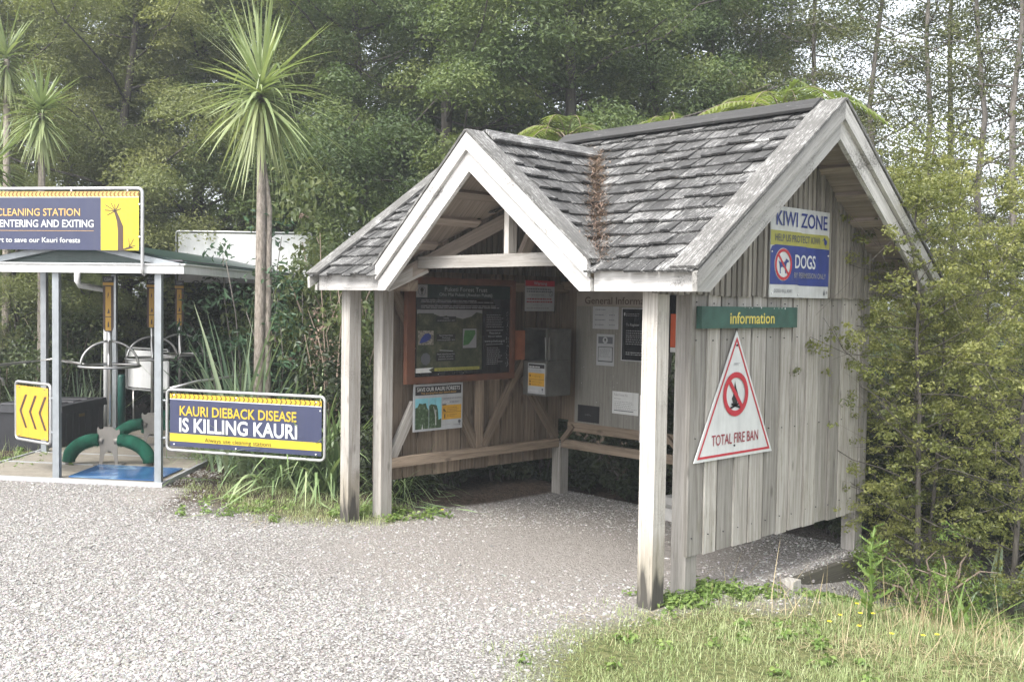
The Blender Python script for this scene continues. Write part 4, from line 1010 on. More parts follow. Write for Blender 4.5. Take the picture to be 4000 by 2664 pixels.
b.tube([c1+(0, 0, 2.40), c1+(0, 0, 2.22), c1*.92+c0*.08+(0, 0, 2.16), c1*.1+c0*.9+(0, 0, 2.11), c0+(0, 0, 2.05), c0+(0, 0, 1.9), c0+(0, 0, .02)], .042, 12); b.build('downpipe', M['white'], st)
# hand rails
def rail_tube(name, pts, rad=.017): b = MB(); b.tube(pts, rad, 8); return b.build(name, M['steel'], st)
def sp(x, y, d): return CAM+ray(x, y)*d
rail_tube('handrail', [S(-2.25, -.9, 1.20), S(-2.22, 1.2, 1.20), S(-2.1, 1.75, 1.21), S(-1.32, 1.06, 1.195)])
rail_tube('handrail', [S(-3.4, .3, 1.07), S(-2.33, .72, 1.045), S(-2.28, .78, 1.03), S(-2.27, .80, .95)])
rail_tube('handrail', [S(-3.4, .35, .97), S(-2.45, .80, 1.0)])
rail_tube('handrail', [S(.10, .06, 1.04), S(.30, .35, 1.10), S(.85, 1.5, 1.14), S(1.0, 2.0, 1.14)])

# boot cleaners
def bend(p0, p1, h, n=14):
    """quarter-ellipse from p0 (level start) down to p1 (upright end)"""
    p0 = np.array(p0); p1 = np.array(p1); out = []
    for i in range(n+1):
        a = i/n*math.pi/2; hx = math.sin(a); hz = math.cos(a); q = p0+(p1-p0)*hx; q[2] = p1[2]+(p0[2]-p1[2])*hz; out.append(q)
    return out
def cleaner(s0, t0, label):
    c = S(s0, t0, .046); g = thing('boot_cleaner', label, 'boot cleaner', tuple(c), 'boot cleaning machines in the station')
    ex = np.array((.70, .714, 0)); ez = np.array((0, 0, 1.0)); ey = np.array((-.714, .70, 0))
    b = MB(); b.prism([c+ex*x+ey*y for x, y in ((-.16, -.10), (.16, -.06), (.16, .06), (-.16, .10))], ez*.012); b.build('base_plate', M['plate'], g)
    pl = [(-.11, .012), (-.075, .012), (-.055, .11), (-.03, .155), (0, .165), (.03, .155), (.055, .11), (.075, .012), (.11, .012), (.10, .20), (.12, .27), (.132, .40), (.118, .425), (.10, .405), (.07, .415), (.05, .445), (-.05, .445), (-.07, .42), (-.105, .415), (-.122, .445), (-.134, .42), (-.122, .27), (-.10, .20)]
    b = MB(); b.prism([c+ex*x+ez*z-ey*.035 for x, z in pl], ey*.008); b.build('bracket', M['plate'], g)
    b = MB(); b.tube([c+ez*.14, c+ez*2.20], .026, 10); b.build('pole', M['steel'], g)
    R_ = .335; zr = 1.155
    b = MB(); b.tube([c+ex*R_*math.cos(a)+ey*R_*math.sin(a)+ez*zr for a in np.linspace(0, 2*math.pi, 41)], .016, 8, caps=False); b.build('ring_rail', M['steel'], g)
    for k in range(4):
        a = k*math.pi/2+.35; d = ex*math.cos(a)+ey*math.sin(a)
        b = MB(); b.tube([c+d*(R_-.02)*math.sin(q)+ez*(zr+.29*math.cos(q)) for q in np.linspace(.08, math.pi/2, 12)], .014, 8); b.build('hoop', M['steel'], g)
    for sg in (-1, 1):
        pth = bend(c+ex*sg*.115+ez*.29-ey*.01, c+ex*sg*.475-ey*.02+ez*.03, .3)
        b = MB(); b.tube(pth, [.072]*3+[.080]*9+[.072]*(len(pth)-12), 14); o = b.build('brush', M['greybrush'], g)
        rr = np.random.default_rng(int(abs(s0*100+t0*10))+sg); nb = 1500; ii = rr.integers(0, len(pth)-1, nb); A0_ = np.array(pth); q0 = A0_[ii]+(A0_[ii+1]-A0_[ii])*rr.random((nb, 1)); tt = unit(A0_[ii+1]-A0_[ii]); nn = unit(np.cross(tt, rr.normal(size=(nb, 3))))
        V, Fc = strips(q0+nn*.070-c, nn+rr.normal(0, .2, (nb, 3)), rr.uniform(.016, .030, nb), np.full(nb, .006), np.full(nb, .1), 1, rr)
        link_mesh('bristles', np_mesh('bristles', V, Fc, M['greybrush']), o)
        b = MB(); b.tube([pth[-1]-ez*.03, pth[-1]+ez*.02], .04, 8); b.build('brush_foot', M['plate'], g)
        b = MB(); b.tube([c+ex*sg*.06+ez*.275-ey*.03, c+ex*sg*.13+ez*.29-ey*.01], .035, 10); b.build('coupling', M['plate'], g)
    q = Sign(c-ex*.062-ey*.045+ez*1.58, ex, ez)
    b = MB(); b.prism([q.p(x, y)-q.n*.006 for x, y in ((.02, -.02), (.105, -.02), (.125, .03), (.125, .60), (0, .60), (0, .03))], q.n*.006); b.build('sign_plate', M['brownprint'], g)
    q.rect(.03, .155, .095, .50, 'amber', 1); q.rect(.03, -.01, .095, .145, 'amber', 1); q.rect(.0, .515, .125, .548, 'amber', 1)
    q.rect(-.004, .552, .129, .622, 'black', 1); q.text('CLEAN', .0625, .568, .034, 'lightgrey', .085, 'C', bold=.01)
    q.poly([(.055, .36), (.07, .40), (.066, .44), (.058, .42)], 'brownprint', 3); q.poly([(.05, .19), (.08, .19), (.078, .22), (.065, .25), (.06, .21)], 'brownprint', 3); q.poly([(.055, .03), (.075, .03), (.07, .10), (.058, .08)], 'brownprint', 3)
    q.build(g)
cleaner(-.98, .93, 'nearest boot cleaner with green arched brushes, behind the blue mat')
cleaner(-1.05, 2.45, 'middle boot cleaner with round steel rail, half behind the right post')
cleaner(-1.05, 3.50, 'farthest boot cleaner, its pole just right of the right steel post')

# blue mat, bin, green pipe
b = MB(); P = [S(-1.06, .03, .048), S(-.04, .03, .048), S(-.02, .80, .048), S(-1.06, .82, .048)]; b.hexa(P+[p+np.array((0, 0, .014)) for p in P])
o = b.build('mat', M['mat'], loc=tuple(S(-.5, .4, .05))); tag(o, 'glossy wet blue mat at the front of the grated deck', 'mat')
g = thing('storage_bin', 'black plastic storage bin with a lid left of the boot cleaners', 'bin', (-10.4, .0, 0))
c = np.array((-9.80, -.22)); ba = np.array((-.655, -.755)); bb = np.array((-.64, .77)); Bp = lambda u, v, z: np.array((*(c+ba*u+bb*v), z))
b = MB(); b.hexa([Bp(.02, .02, 0), Bp(.90, .02, 0), Bp(.90, 1.06, 0), Bp(.02, 1.06, 0), Bp(.0, .0, .50), Bp(.92, .0, .50), Bp(.92, 1.08, .50), Bp(.0, 1.08, .50)])
for v in np.arange(.12, 1.0, .16): b.hexa([Bp(.012, v, .03), Bp(.03, v, .03), Bp(.03, v+.07, .03), Bp(.012, v+.07, .03), Bp(-.008, v, .47), Bp(.02, v, .47), Bp(.02, v+.07, .47), Bp(-.008, v+.07, .47)])
b.build('body', M['bin'], g)
b = MB(); b.hexa([Bp(-.03, -.03, .50), Bp(.95, -.03, .50), Bp(.95, 1.11, .50), Bp(-.03, 1.11, .50), Bp(-.02, -.02, .585), Bp(.94, -.02, .585), Bp(.94, 1.10, .60), Bp(-.02, 1.10, .60)])
for v in (.12, .45, .78): b.hexa([Bp(.08, v, .588), Bp(.85, v, .588), Bp(.85, v+.22, .592), Bp(.08, v+.22, .592), Bp(.10, v+.02, .606), Bp(.83, v+.02, .606), Bp(.83, v+.20, .61), Bp(.10, v+.20, .61)])
b.build('lid', M['bin'], g)
b = MB(); b.hexa([Bp(-.012, .42, .40), Bp(-.002, .42, .40), Bp(-.002, .55, .40), Bp(-.012, .55, .40), Bp(-.012, .42, .44), Bp(-.002, .42, .44), Bp(-.002, .55, .44), Bp(-.012, .55, .44)]); b.build('label_sticker', M['goldprint'], g)
x, y = at(475/K, 14.0); b = MB(); b.tube([(x, y, 0), (x, y, .90), (x, y, .93)], [.052, .052, .046], 14); o = b.build('green_pipe', M['greenpipe'], loc=(x, y, 0)); tag(o, 'upright green plastic pipe behind the nearest boot cleaner', 'pipe')

# ---- framed signs of the station
def frame_tube(pts, rad, close, name, parent):
    """rounded tubular frame through corner points"""
    out = []; n = len(pts)
    for i, p in enumerate(pts):
        p = np.array(p); a = np.array(pts[i-1]); c_ = np.array(pts[(i+1) % n])
        if not close and i in (0, n-1): out.append(p); continue
        da = (a-p)/np.linalg.norm(a-p); dc = (c_-p)/np.linalg.norm(c_-p); r_ = .055
        for k in range(7):
            t = k/6; out.append((1-t)**2*(p+da*r_)+2*t*(1-t)*p+t*t*(p+dc*r_))
    if close: out.append(out[0])
    b = MB(); b.tube(out, rad, 8, caps=not close); return b.build(name, M['tube'], parent)
def chevrons(s, x0, x1, y0, y1, m, step=.042, rev=False, l=3):
    x = x0; h = (y1-y0)
    while x < x1-.02:
        d = -.018 if rev else .018; t = .013
        for ya, yb in ((y0, (y0+y1)/2), (y1, (y0+y1)/2)):
            xa = x+.012+(0.018 if rev else 0); s.poly([(xa, ya), (xa+t, ya), (xa+d+t, yb), (xa+d, yb)], m, l)
        x += step

# kauri dieback sign hung from the right front post
P0, P1 = np.array((-6.60, -.30)), np.array((-4.925, .565)); R_ = np.array((*(P1-P0), 0)); WK = np.linalg.norm(R_)
g = thing('dieback_sign', 'wide navy and yellow KAURI DIEBACK DISEASE sign in a tube frame', 'sign', (-5.76, .13, .40))
s = Sign((P0[0], P0[1], .40), R_, (0, 0, 1)); H_ = .64
frame_tube([s.p(0, 0)-s.n*.012, s.p(WK, 0)-s.n*.012, s.p(WK, H_)-s.n*.012, s.p(0, H_)-s.n*.012], .0165, True, 'frame', g)
a0, a1, c0_, c1_ = .045, WK-.03, .045, H_-.04
s.panel(a0, c0_, a1, c1_, .004, 'navy', g)
s.rect(a0, c1_-.052, a1, c1_, 'yellow', 1); chevrons(s, a0, a1, c1_-.052, c1_, 'goldprint', .055); s.rect(a0, c1_-.062, a1, c1_-.054, 'signwhite', 1)
s.rect(a0, c0_+.052, a1, c0_+.135, 'lemon', 1)
s.text('KAURI DIEBACK DISEASE', .17, .375, .098, 'yellow', 1.40, bold=.018); s.text('IS KILLING KAURI', .165, .205, .138, 'signwhite', 1.415, bold=.022)
s.text('Always use cleaning stations', .48, .108, .044, 'olivetext', .80, bold=.004)
s.bolts([(.10, H_-.055), (.86, H_-.055), (WK-.09, H_-.055), (WK-.045, .5), (.10, .065), (.86, .06), (WK-.09, .06)], g, .009, 'white')
for zz in (.12, .52):
    b = MB(); b.tube([np.array((*(DECK_O+EA*.03), .40+zz)), s.p(.0, zz)-s.n*.012], .013, 8); b.build('clamp', M['galv'], g)
s.build(g)
# chevron sign hung from the left front post
P0, P1 = np.array((-8.43, -1.225)), np.array((-7.715, -1.10)); R_ = np.array((*(P1-P0), 0)); WK = np.linalg.norm(R_)
g = thing('chevron_sign', 'square orange sign with three dark left arrows on the left steel post', 'sign', (-8.0, -1.15, .40))
s = Sign((P0[0], P0[1], .40), R_, (0, 0, 1)); H_ = .645
frame_tube([s.p(0, 0)-s.n*.012, s.p(WK, 0)-s.n*.012, s.p(WK, H_)-s.n*.012, s.p(0, H_)-s.n*.012], .0165, True, 'frame', g)
s.panel(.028, .035, WK-.035, H_-.04, .004, 'chevronorange', g)
for k in range(3):
    x = .10+k*.20
    for ya, yb in ((.14, .325), (.51, .325)): s.poly([(x+.12, ya), (x+.165, ya), (x+.045, yb), (x, yb)], 'brownprint', 2)
for zz in (.13, .50):
    b = MB(); b.tube([np.array((*(DECK_O+EA*-1.2), .40+zz)), s.p(WK, zz)-s.n*.012], .013, 8); b.build('clamp', M['galv'], g)
s.bolts([(.10, H_-.055), (WK-.10, H_-.055), (.10, .05), (WK-.10, .05)], g, .007, 'galv'); s.build(g)
# big sign over the gutter
g = thing('station_sign', 'big navy USE CLEANING STATION sign with dead tree picture above the gutter', 'sign', tuple(S(-1.4, -.12, 2.26)))
s = Sign(S(-2.35, -.13, 2.26), (*EA, 0), (0, 0, 1)); WK = 2.21
frame_tube([s.p(0, -.01)-s.n*.01, s.p(0, .885)-s.n*.01, s.p(WK, .885)-s.n*.01, s.p(WK, -.01)-s.n*.01, s.p(WK+.0, -.012)-s.n*.05], .0185, False, 'frame', g)
pr_, pt = WK-.035, .852; pb = .238; spx = WK-.465
s.panel(.03, pb, pr_, pt, .004, 'navy', g)
s.rect(spx, pb, pr_, pt-.055, 'lemon', 1); s.rect(.03, pt-.055, pr_, pt, 'paleorange', 1); chevrons(s, .03, pr_, pt-.053, pt-.004, 'goldprint', .045, True); s.rect(.03, pt-.062, pr_, pt-.056, 'signwhite', 2)
s.text('USE CLEANING STATION', WK-.70, .598, .075, 'paleorange', 1.17, 'R', bold=.010); s.text('WHEN ENTERING AND EXITING', WK-.545, .478, .075, 'signwhite', 1.42, 'R', bold=.014)
s.rect(.10, .438, WK-.545, .442, 'paleorange', 2); s.text('Do your part to save our Kauri forests', WK-.70, .316, .052, 'signwhite', 1.34, 'R', bold=.008)
tx, ty = spx+.235, pb
s.poly([(tx-.04, ty), (tx+.02, ty), (tx+.02, ty+.25), (tx-.03, ty+.36), (tx-.06, ty+.42), (tx-.085, ty+.41), (tx-.05, ty+.30), (tx-.04, ty+.2)], 'brownprint', 3)
for a_, l_ in ((150, .13), (175, .12), (120, .10), (205, .10), (60, .09), (95, .07), (20, .07)): s.line(tx-.07, ty+.41, tx-.07+l_*math.cos(math.radians(a_)), ty+.41+l_*math.sin(math.radians(a_)), .008, 'brownprint', 3)
s.poly([(tx+.02, ty+.015), (tx+.09, ty+.04), (tx+.15, ty+.03), (tx+.10, ty+.02), (tx+.02, ty)], 'brownprint', 3)
for a_, l_ in ((60, .10), (95, .09), (15, .07)): s.line(tx+.09, ty+.035, tx+.09+l_*math.cos(math.radians(a_)), ty+.035+l_*math.sin(math.radians(a_)), .006, 'brownprint', 3)
s.bolts([(WK-.16, pt+.01), (WK-.80, pt+.01), (WK-.025, .72), (WK-.025, .38)], g, .010, 'white'); s.build(g)
# backs of the signs at the far end
g = thing('far_station_sign', 'blank white back of the wide sign behind the cabbage tree trunk', 'sign', tuple(S(-.6, 5.62, 2.3)))
A_, B_ = CAM+ray(687/K, 700)*16.1, CAM+ray(1215/K, 700)*16.1; s = Sign((A_[0], A_[1], 2.23), (B_[0]-A_[0], B_[1]-A_[1], 0), (0, 0, 1)); WK = np.linalg.norm((B_-A_)[:2])
frame_tube([s.p(0, -.05), s.p(0, .83), s.p(WK, .83), s.p(WK, -.05)], .018, False, 'frame', g); s.panel(.035, .02, WK-.03, .80, .004, 'white', g)
g = thing('far_arrow_sign', 'blank white back of the small framed sign behind the middle boot cleaner', 'sign', tuple(S(-1.9, 4.3, .4)))
A_, B_ = CAM+ray(494/K, 700)*15.3, CAM+ray(660/K, 700)*14.8; s = Sign((A_[0], A_[1], .62), (B_[0]-A_[0], B_[1]-A_[1], 0), (0, 0, 1)); WK = np.linalg.norm((B_-A_)[:2])
frame_tube([s.p(0, 0), s.p(WK, 0), s.p(WK, .62), s.p(0, .62)], .0165, True, 'frame', g); s.panel(.03, .03, WK-.03, .59, .004, 'white', g)
b = MB(); b.tube([s.p(.16, 0), s.p(.16, -.65)], .012, 8); b.build('leg', M['steel'], g)

def trunk_mesh(name, paths, material, n=8):
    b = MB()
    for pts, rad in paths: b.tube(pts, rad, n)
    return b.mesh(name, material)
def wob(p, q, k, amp, rng, sag=0.0):
    p = np.array(p, float); q = np.array(q, float); out = [p+(q-p)*t for t in np.linspace(0, 1, k)]
    for i in range(1, k): out[i] = out[i]+rng.normal(0, amp, 3)*(i/k)+np.array((0, 0, sag*math.sin(math.pi*i/(k-1))))
    return out

def tree_meshes(kind, seed):
    rng = np.random.default_rng(seed); paths = []; cen = []; rad = []
    if kind == 'kanuka':       # feathery layered sprays
        H = 9.5; h0, nl, spread, lf, leafsize, asp, flat_, mats = 1.0, 34, 2.8, 120000, .066, .38, .62, ('bark_dark', 'kanuka')
    elif kind == 'totara':     # dense dark crown
        H = 9.5; h0, nl, spread, lf, leafsize, asp, flat_, mats = .8, 34, 2.8, 115000, .066, .44, .70, ('bark_dark', 'totara')
    elif kind == 'pole':       # slender trunk with leaf high up
        H = 10.0; h0, nl, spread, lf, leafsize, asp, flat_, mats = 2.2, 30, 1.7, 18000, .056, .5, .6, ('bark_grey', 'polecrown')
    elif kind == 'mapou':      # open shrub, small yellow-green leaves
        H = 4.6; h0, nl, spread, lf, leafsize, asp, flat_, mats = .25, 54, 1.35, 24000, .036, .60, .40, ('bark_dark', 'mapou')
    tr = wob((0, 0, -.15), (rng.normal(0, .2), rng.normal(0, .2), H*.93), 9, .10*H/9, rng)
    r0 = {'kanuka': .14, 'totara': .16, 'pole': .085, 'mapou': .035}[kind]
    paths.append((tr, list(np.linspace(r0, r0*.25, 9))))
    for i in range(nl):
        h = h0+(H*.97-h0)*((i+.5)/nl)**.9; k = h/H*8*.93; k0 = min(int(k/.93), 7); base = tr[k0]*(1-(k/.93-k0))+tr[k0+1]*(k/.93-k0) if k0 < 8 else tr[8]
        az = i*2.4+rng.normal(0, .4); prof = (math.sin(min(1, (h-h0)/(H-h0)*1.25+.25)*math.pi*.62))*(1.0 if h < H*.72 else (1-(h-H*.72)/(H*.33)))
        ln = max(.25, spread*prof*rng.uniform(.6, 1.2)); tip = base+np.array((math.cos(az)*ln, math.sin(az)*ln, ln*(rng.uniform(-.15, .7) if kind == 'mapou' else rng.uniform(.15, .55))))
        br = wob(base, tip, 5, .07*ln, rng); paths.append((br, list(np.linspace(r0*.3*(1-h/H*.6), r0*.06, 5))))
        for t in ((.42, .72, 1.0) if kind in ('kanuka', 'totara') else (.55, .8, 1.0) if kind == 'pole' else (.35, .6, .82, 1.0)):
            for _ in range(1 if kind in ('kanuka', 'totara') else 2 if kind == 'pole' else 3):
                p = base+(tip-base)*t+rng.normal(0, .22*ln*.5+.06, 3)*np.array((1, 1, .6)); cen.append(p); rad.append((.105 if kind == 'mapou' else .74)*rng.uniform(.55, 1.15)*(.55 if kind == 'pole' else 1))
        if kind in ('mapou', 'pole'):
            for _ in range(2):
                q = tip+rng.normal(0, .35, 3); paths.append(([br[3], (br[3]+q)/2+rng.normal(0, .05, 3), q], [r0*.07, r0*.05, r0*.02]))
    cen.append(np.array(tr[-1])); rad.append(.5)
    cen = np.array(cen); rad = np.array(rad)
    P, Nn, idx = cloud(rng, cen, rad, lf, .62, .55, .5) if kind == 'mapou' else cloud_top(rng, cen, rad, lf, flat_)
    sz = leafsize*rng.uniform(.6, 1.35, lf); V, Fc = leaves(P, Nn, sz, asp, rng)
    cr = rng.random(len(cen)); rn = np.clip(.68*cr[idx]+.36*rng.random(lf), 0, 1)
    return trunk_mesh(kind+'_trunk', paths, M[mats[0]], 7), np_mesh(kind+'_crown', V, Fc, M[mats[1]], rnd=rn)
_tm = {}
def tree(name, kind, var, x, y, sc_, label, cat='tree', group=None, rz_=None, z=None, szf=1.0):
    if (kind, var) not in _tm: _tm[(kind, var)] = tree_meshes(kind, 100+var*17+{'kanuka': 1, 'totara': 2, 'pole': 3, 'mapou': 4}[kind])
    a, c = _tm[(kind, var)]
    o = thing(name, label, cat, (x, y, float(gz(x, y)) if z is None else z), group); o.rotation_euler = (0, 0, random.uniform(0, 6.28) if rz_ is None else rz_); o.scale = (sc_, sc_, sc_*szf)
    link_mesh('trunk', a, o); link_mesh('crown', c, o); return o

def bush_meshes(seed, matname, R_=1.0, H=1.4, n=6500, leaf=.07, asp=.5, stems=9, stemmat='twig'):
    rng = np.random.default_rng(seed); cen, rad, paths = [], [], []
    for i in range(stems):
        az = i*2.4+rng.normal(0, .3); ln = R_*rng.uniform(.3, 1.0); tip = np.array((math.cos(az)*ln, math.sin(az)*ln, H*rng.uniform(.45, 1.0)*(1.15-.45*ln/R_)))
        br = wob((rng.normal(0, .05), rng.normal(0, .05), -.05), tip, 5, .06, rng, .06); paths.append((br, list(np.linspace(.017, .004, 5))))
        for t in (.35, .6, .8, 1.0): cen.append(np.array(br[-1])*t+rng.normal(0, .12, 3)); rad.append(.30*R_*rng.uniform(.6, 1.2))
    cen, rad = np.array(cen), np.array(rad); cen[:, 2] = np.maximum(cen[:, 2], .12)
    P, Nn, idx = cloud(rng, cen, rad, n, .8, .7, .5); P[:, 2] = np.maximum(P[:, 2], .02)
    V, Fc = leaves(P, Nn, leaf*rng.uniform(.6, 1.35, n), asp, rng); cr = rng.random(len(cen)); rn = .5*cr[idx]+.5*rng.random(n)
    return trunk_mesh('stems', paths, M[stemmat], 5), np_mesh('foliage', V, Fc, M[matname], rnd=rn)
_bm = {}
def bush(name, label, cat, x, y, key, sc_=1.0, szf=1.0, group=None, z=None, **kw):
    if key not in _bm: _bm[key] = bush_meshes(**kw)
    a, c = _bm[key]; o = thing(name, label, cat, (x, y, float(gz(x, y)) if z is None else z), group); o.scale = (sc_, sc_, sc_*szf); o.rotation_euler = (0, 0, random.uniform(0, 6.28))
    link_mesh('stem', a, o); link_mesh('foliage', c, o); return o

def sedge(name, label, cat, x, y, n, L, W, lean, droop, material, seed, spread=.12, bias=None):
    rng = np.random.default_rng(seed); az = rng.uniform(0, 2*math.pi, n); el = np.clip(rng.normal(lean, .22, n), .25, 1.5)
    d = np.stack([np.cos(az)*np.cos(el), np.sin(az)*np.cos(el), np.sin(el)], -1)
    if bias is not None: d = unit(d+np.array(bias)*rng.uniform(0, 1, (n, 1)))
    base = np.stack([rng.normal(0, spread, n), rng.normal(0, spread, n), np.zeros(n)-.02], -1)
    V, Fc = strips(base, d, L*rng.uniform(.5, 1.15, n), W*rng.uniform(.6, 1.3, n), droop*rng.uniform(.3, 1.4, n), 8, rng)
    V[:, 2] = np.maximum(V[:, 2], .006+.02*rng.random(len(V)))
    me = np_mesh(name, V, Fc, M[material], rnd=np.repeat(rng.random(n)**1.4, 8))
    o = link_mesh(name, me, None, (x, y, float(gz(x, y)))); tag(o, label, cat); return o

# ---- cabbage trees
def cabbage(x, y, h, label, seed, nblade=190, L=.85, W=.036, lean=(0, 0), twin=True):
    rng = np.random.default_rng(seed); o = thing('cabbage_tree', label, 'cabbage tree', (x, y, 0))
    top = np.array((lean[0], lean[1], h)); pth = [np.array((0, 0, -.1)), top*.35+np.array((-.02, .01, 0)), top*.7+np.array((.02, 0, 0)), top]
    b = MB(); b.tube(pth, [.074, .060, .052, .042], 12)
    link_mesh('trunk', b.mesh('trunk', M['bark_cabbage']), o)
    if twin:
        b = MB(); q = [p+np.array((.03, .085, 0)) for p in pth]; q[-1] = q[-1]-np.array((.05, .09, .35)); b.tube(q, [.045, .040, .032, .02], 10); link_mesh('stem', b.mesh('stem', M['bark_cabbage']), o)
    n = nblade; u = rng.random(n)
    el = np.arcsin(np.clip(rng.uniform(-.62, 1.0, n), -1, 1)); az = rng.uniform(0, 2*math.pi, n)
    d = np.stack([np.cos(az)*np.cos(el), np.sin(az)*np.cos(el), np.sin(el)], -1)
    base = top+np.stack([rng.normal(0, .02, n), rng.normal(0, .02, n), (np.sin(el)-.2)*.16], -1)
    LL = L*rng.uniform(.72, 1.12, n)*np.where(el > .6, 1.08, 1); dr = np.where(el > .7, .05, .30)*rng.uniform(.4, 1.6, n)
    V, Fc = strips(base, d, LL, W*rng.uniform(.75, 1.2, n), dr, 7, rng, 2.2)
    V = V.reshape(n, -1, 3); kk = np.where(rng.random(n) < .16)[0]
    for i in kk:
        j = rng.integers(5, 9)*1//2*2; pv = V[i, j-2:j].mean(0); e = V[i, j:]-pv; ln = np.linalg.norm(e, axis=1)[:, None]; V[i, j:] = pv+(e*.35+ln*np.array((0, 0, -.85)))*.9
    V = V.reshape(-1, 3)
    rn = np.repeat(np.clip(.45*rng.random(n)+.25+np.where(el < -.2, .25, 0), 0, 1), 7)
    link_mesh('crown', np_mesh('crown', V, Fc, M['cabbage'], rnd=rn), o)
    n = 70; az = rng.uniform(0, 2*math.pi, n); d = np.stack([np.cos(az)*.45, np.sin(az)*.45, -np.ones(n)*.9], -1); base = top+np.stack([np.cos(az)*.05, np.sin(az)*.05, rng.uniform(-.32, -.1, n)], -1)
    V, Fc = strips(base, d, .62*L/.85*rng.uniform(.5, 1.15, n), W*rng.uniform(.6, 1, n), .25*np.ones(n), 6, rng, 2.2)
    link_mesh('dead_leaves', np_mesh('dead_leaves', V, Fc, M['straw'] if False else M['cabbage'], rnd=np.repeat(.8+.2*rng.random(n), 6)), o)
    return o
# main one: crown centre at survey (605, 215)
x, y = at(597, 11.4); p = CAM+ray(600, 215)*11.4
cabbage(x, y, p[2], 'tall cabbage tree with spiky round head in front of the station', 5, 205, 1.04, .040, (p[0]-x, p[1]-y))
x, y = at(95, 14.6); p = CAM+ray(95, 262)*14.6; cabbage(x, y, p[2], 'lower drooping cabbage tree head above the orange station sign', 6, 150, .74, .036, (p[0]-x, p[1]-y), False)
x, y = at(12, 15.2); p = CAM+ray(15, 138)*15.2; cabbage(x, y, p[2], 'upper cabbage tree head cut off by the left picture edge', 8, 130, .74, .036, (p[0]-x, p[1]-y), False)
x, y = at(-12, 14.0); p = CAM+ray(-12, 385)*14.0; cabbage(x, y, p[2], 'lowest cabbage tree head at the left picture edge', 9, 90, .7, .038, (p[0]-x, p[1]-y), False)

# ---- background trees: column, distance, scale
TREES = [
 ('kanuka', 0, -60, 18.0, 1.05, 'feathery tree behind the upper cabbage tree head'),
 ('kanuka', 1, 150, 19.5, 1.0, 'hazy feathery tree rising behind the lower cabbage tree head'),
 ('kanuka', 2, 290, 17.5, .95, 'feathery tree left of the tall cabbage tree'),
 ('kanuka', 0, 440, 19.0, 1.05, 'feathery tree with bare side branches just left of the spiky head'),
 ('kanuka', 1, 560, 22.0, 1.1, 'pale feathery tree directly behind the spiky cabbage head'),
 ('kanuka', 1, 40, 15.6, .44, 'young feathery tree hiding the trunks of the left cabbage trees'),
 ('kanuka', 2, 205, 16.2, .36, 'young feathery tree just above the dead tree sign'),
 ('totara', 0, 700, 19.5, 1.0, 'dense green tree right of the spiky cabbage head'),
 ('totara', 1, 850, 18.0, .98, 'yellow green bushy tree above the left roof slope'),
 ('totara', 2, 1000, 17.0, 1.0, 'dark dense tree rising over the front gable peak'),
 ('totara', 0, 1160, 18.0, 1.08, 'dark dense tree behind the ferns over the roof valley'),
 ('totara', 1, 1320, 16.8, 1.0, 'dark leafy tree above the middle of the main ridge'),
 ('totara', 2, 1480, 17.8, 1.05, 'broad dark tree behind the main roof ridge'),
 ('totara', 0, 1620, 19.0, 1.0, 'last dense dark tree before the bright sky gaps'),
 ('kanuka', 2, 370, 26.0, 1.3, 'distant tree filling the gap left of the cabbage tree'),
 ('kanuka', 0, 80, 27.0, 1.3, 'distant tree deep behind the left cabbage trees'),
 ('totara', 1, 760, 26.0, 1.3, 'distant tall tree behind the gap right of the spiky head'),
 ('totara', 2, 1080, 25.0, 1.35, 'distant tall tree behind the front gable'),
 ('totara', 0, 1400, 25.0, 1.35, 'distant tall tree behind the main roof'),
 ('pole', 0, 1722, 19.0, .95, 'slender grey trunk standing against white sky left of the roof peak'),
 ('pole', 1, 1800, 21.5, 1.0, 'thin forked trunk behind the right end of the ridge'),
 ('pole', 2, 1888, 16.5, .92, 'leaning slender trunk directly above the roof peak'),
 ('pole', 0, 1985, 15.5, .9, 'tall thin tree just right of the roof peak'),
 ('pole', 1, 2105, 14.5, .85, 'slender tree between two bright sky gaps on the right'),
 ('pole', 2, 2200, 16.5, .95, 'thin straight tree behind the yellow green shrub'),
 ('pole', 0, 2262, 13.5, .82, 'grey lichened trunk in front of the brightest sky gap'),
 ('pole', 1, 2335, 13.0, .82, 'dark trunk at the right picture edge'),
 ('pole', 2, 2420, 15.0, .95, 'leafy thin tree cut off by the right picture edge'),
]
for kind, var, px, dep, sc_, lab in TREES:
    x, y = at(px, dep); tree({'kanuka': 'feathery_tree', 'totara': 'dense_tree', 'pole': 'slender_tree'}[kind], kind, var, x, y, sc_, lab)
# right-hand mapou shrubs
for var, px, dep, sc_, lab in ((0, 2130, 8.2, .80, 'large yellow green shrub leaning over the right wall'),
                               (1, 2105, 9.3, .86, 'yellow green shrub behind the right end of the gable'),
                               (2, 2345, 8.0, .78, 'yellow green shrub at the right picture edge'),
                               (1, 2285, 9.8, .74, 'open shrub behind the right edge shrubs'),
                               (2, 2165, 10.6, .80, 'open shrub deep behind the wall end, its top against the white sky'),
                               (2, 2150, 8.45, .62, 'low yellow green shrub whose top hides the end of the right eave')):
    x, y = at(px, dep); tree('small_leaved_shrub', 'mapou', var, x, y, sc_, lab, 'shrub')

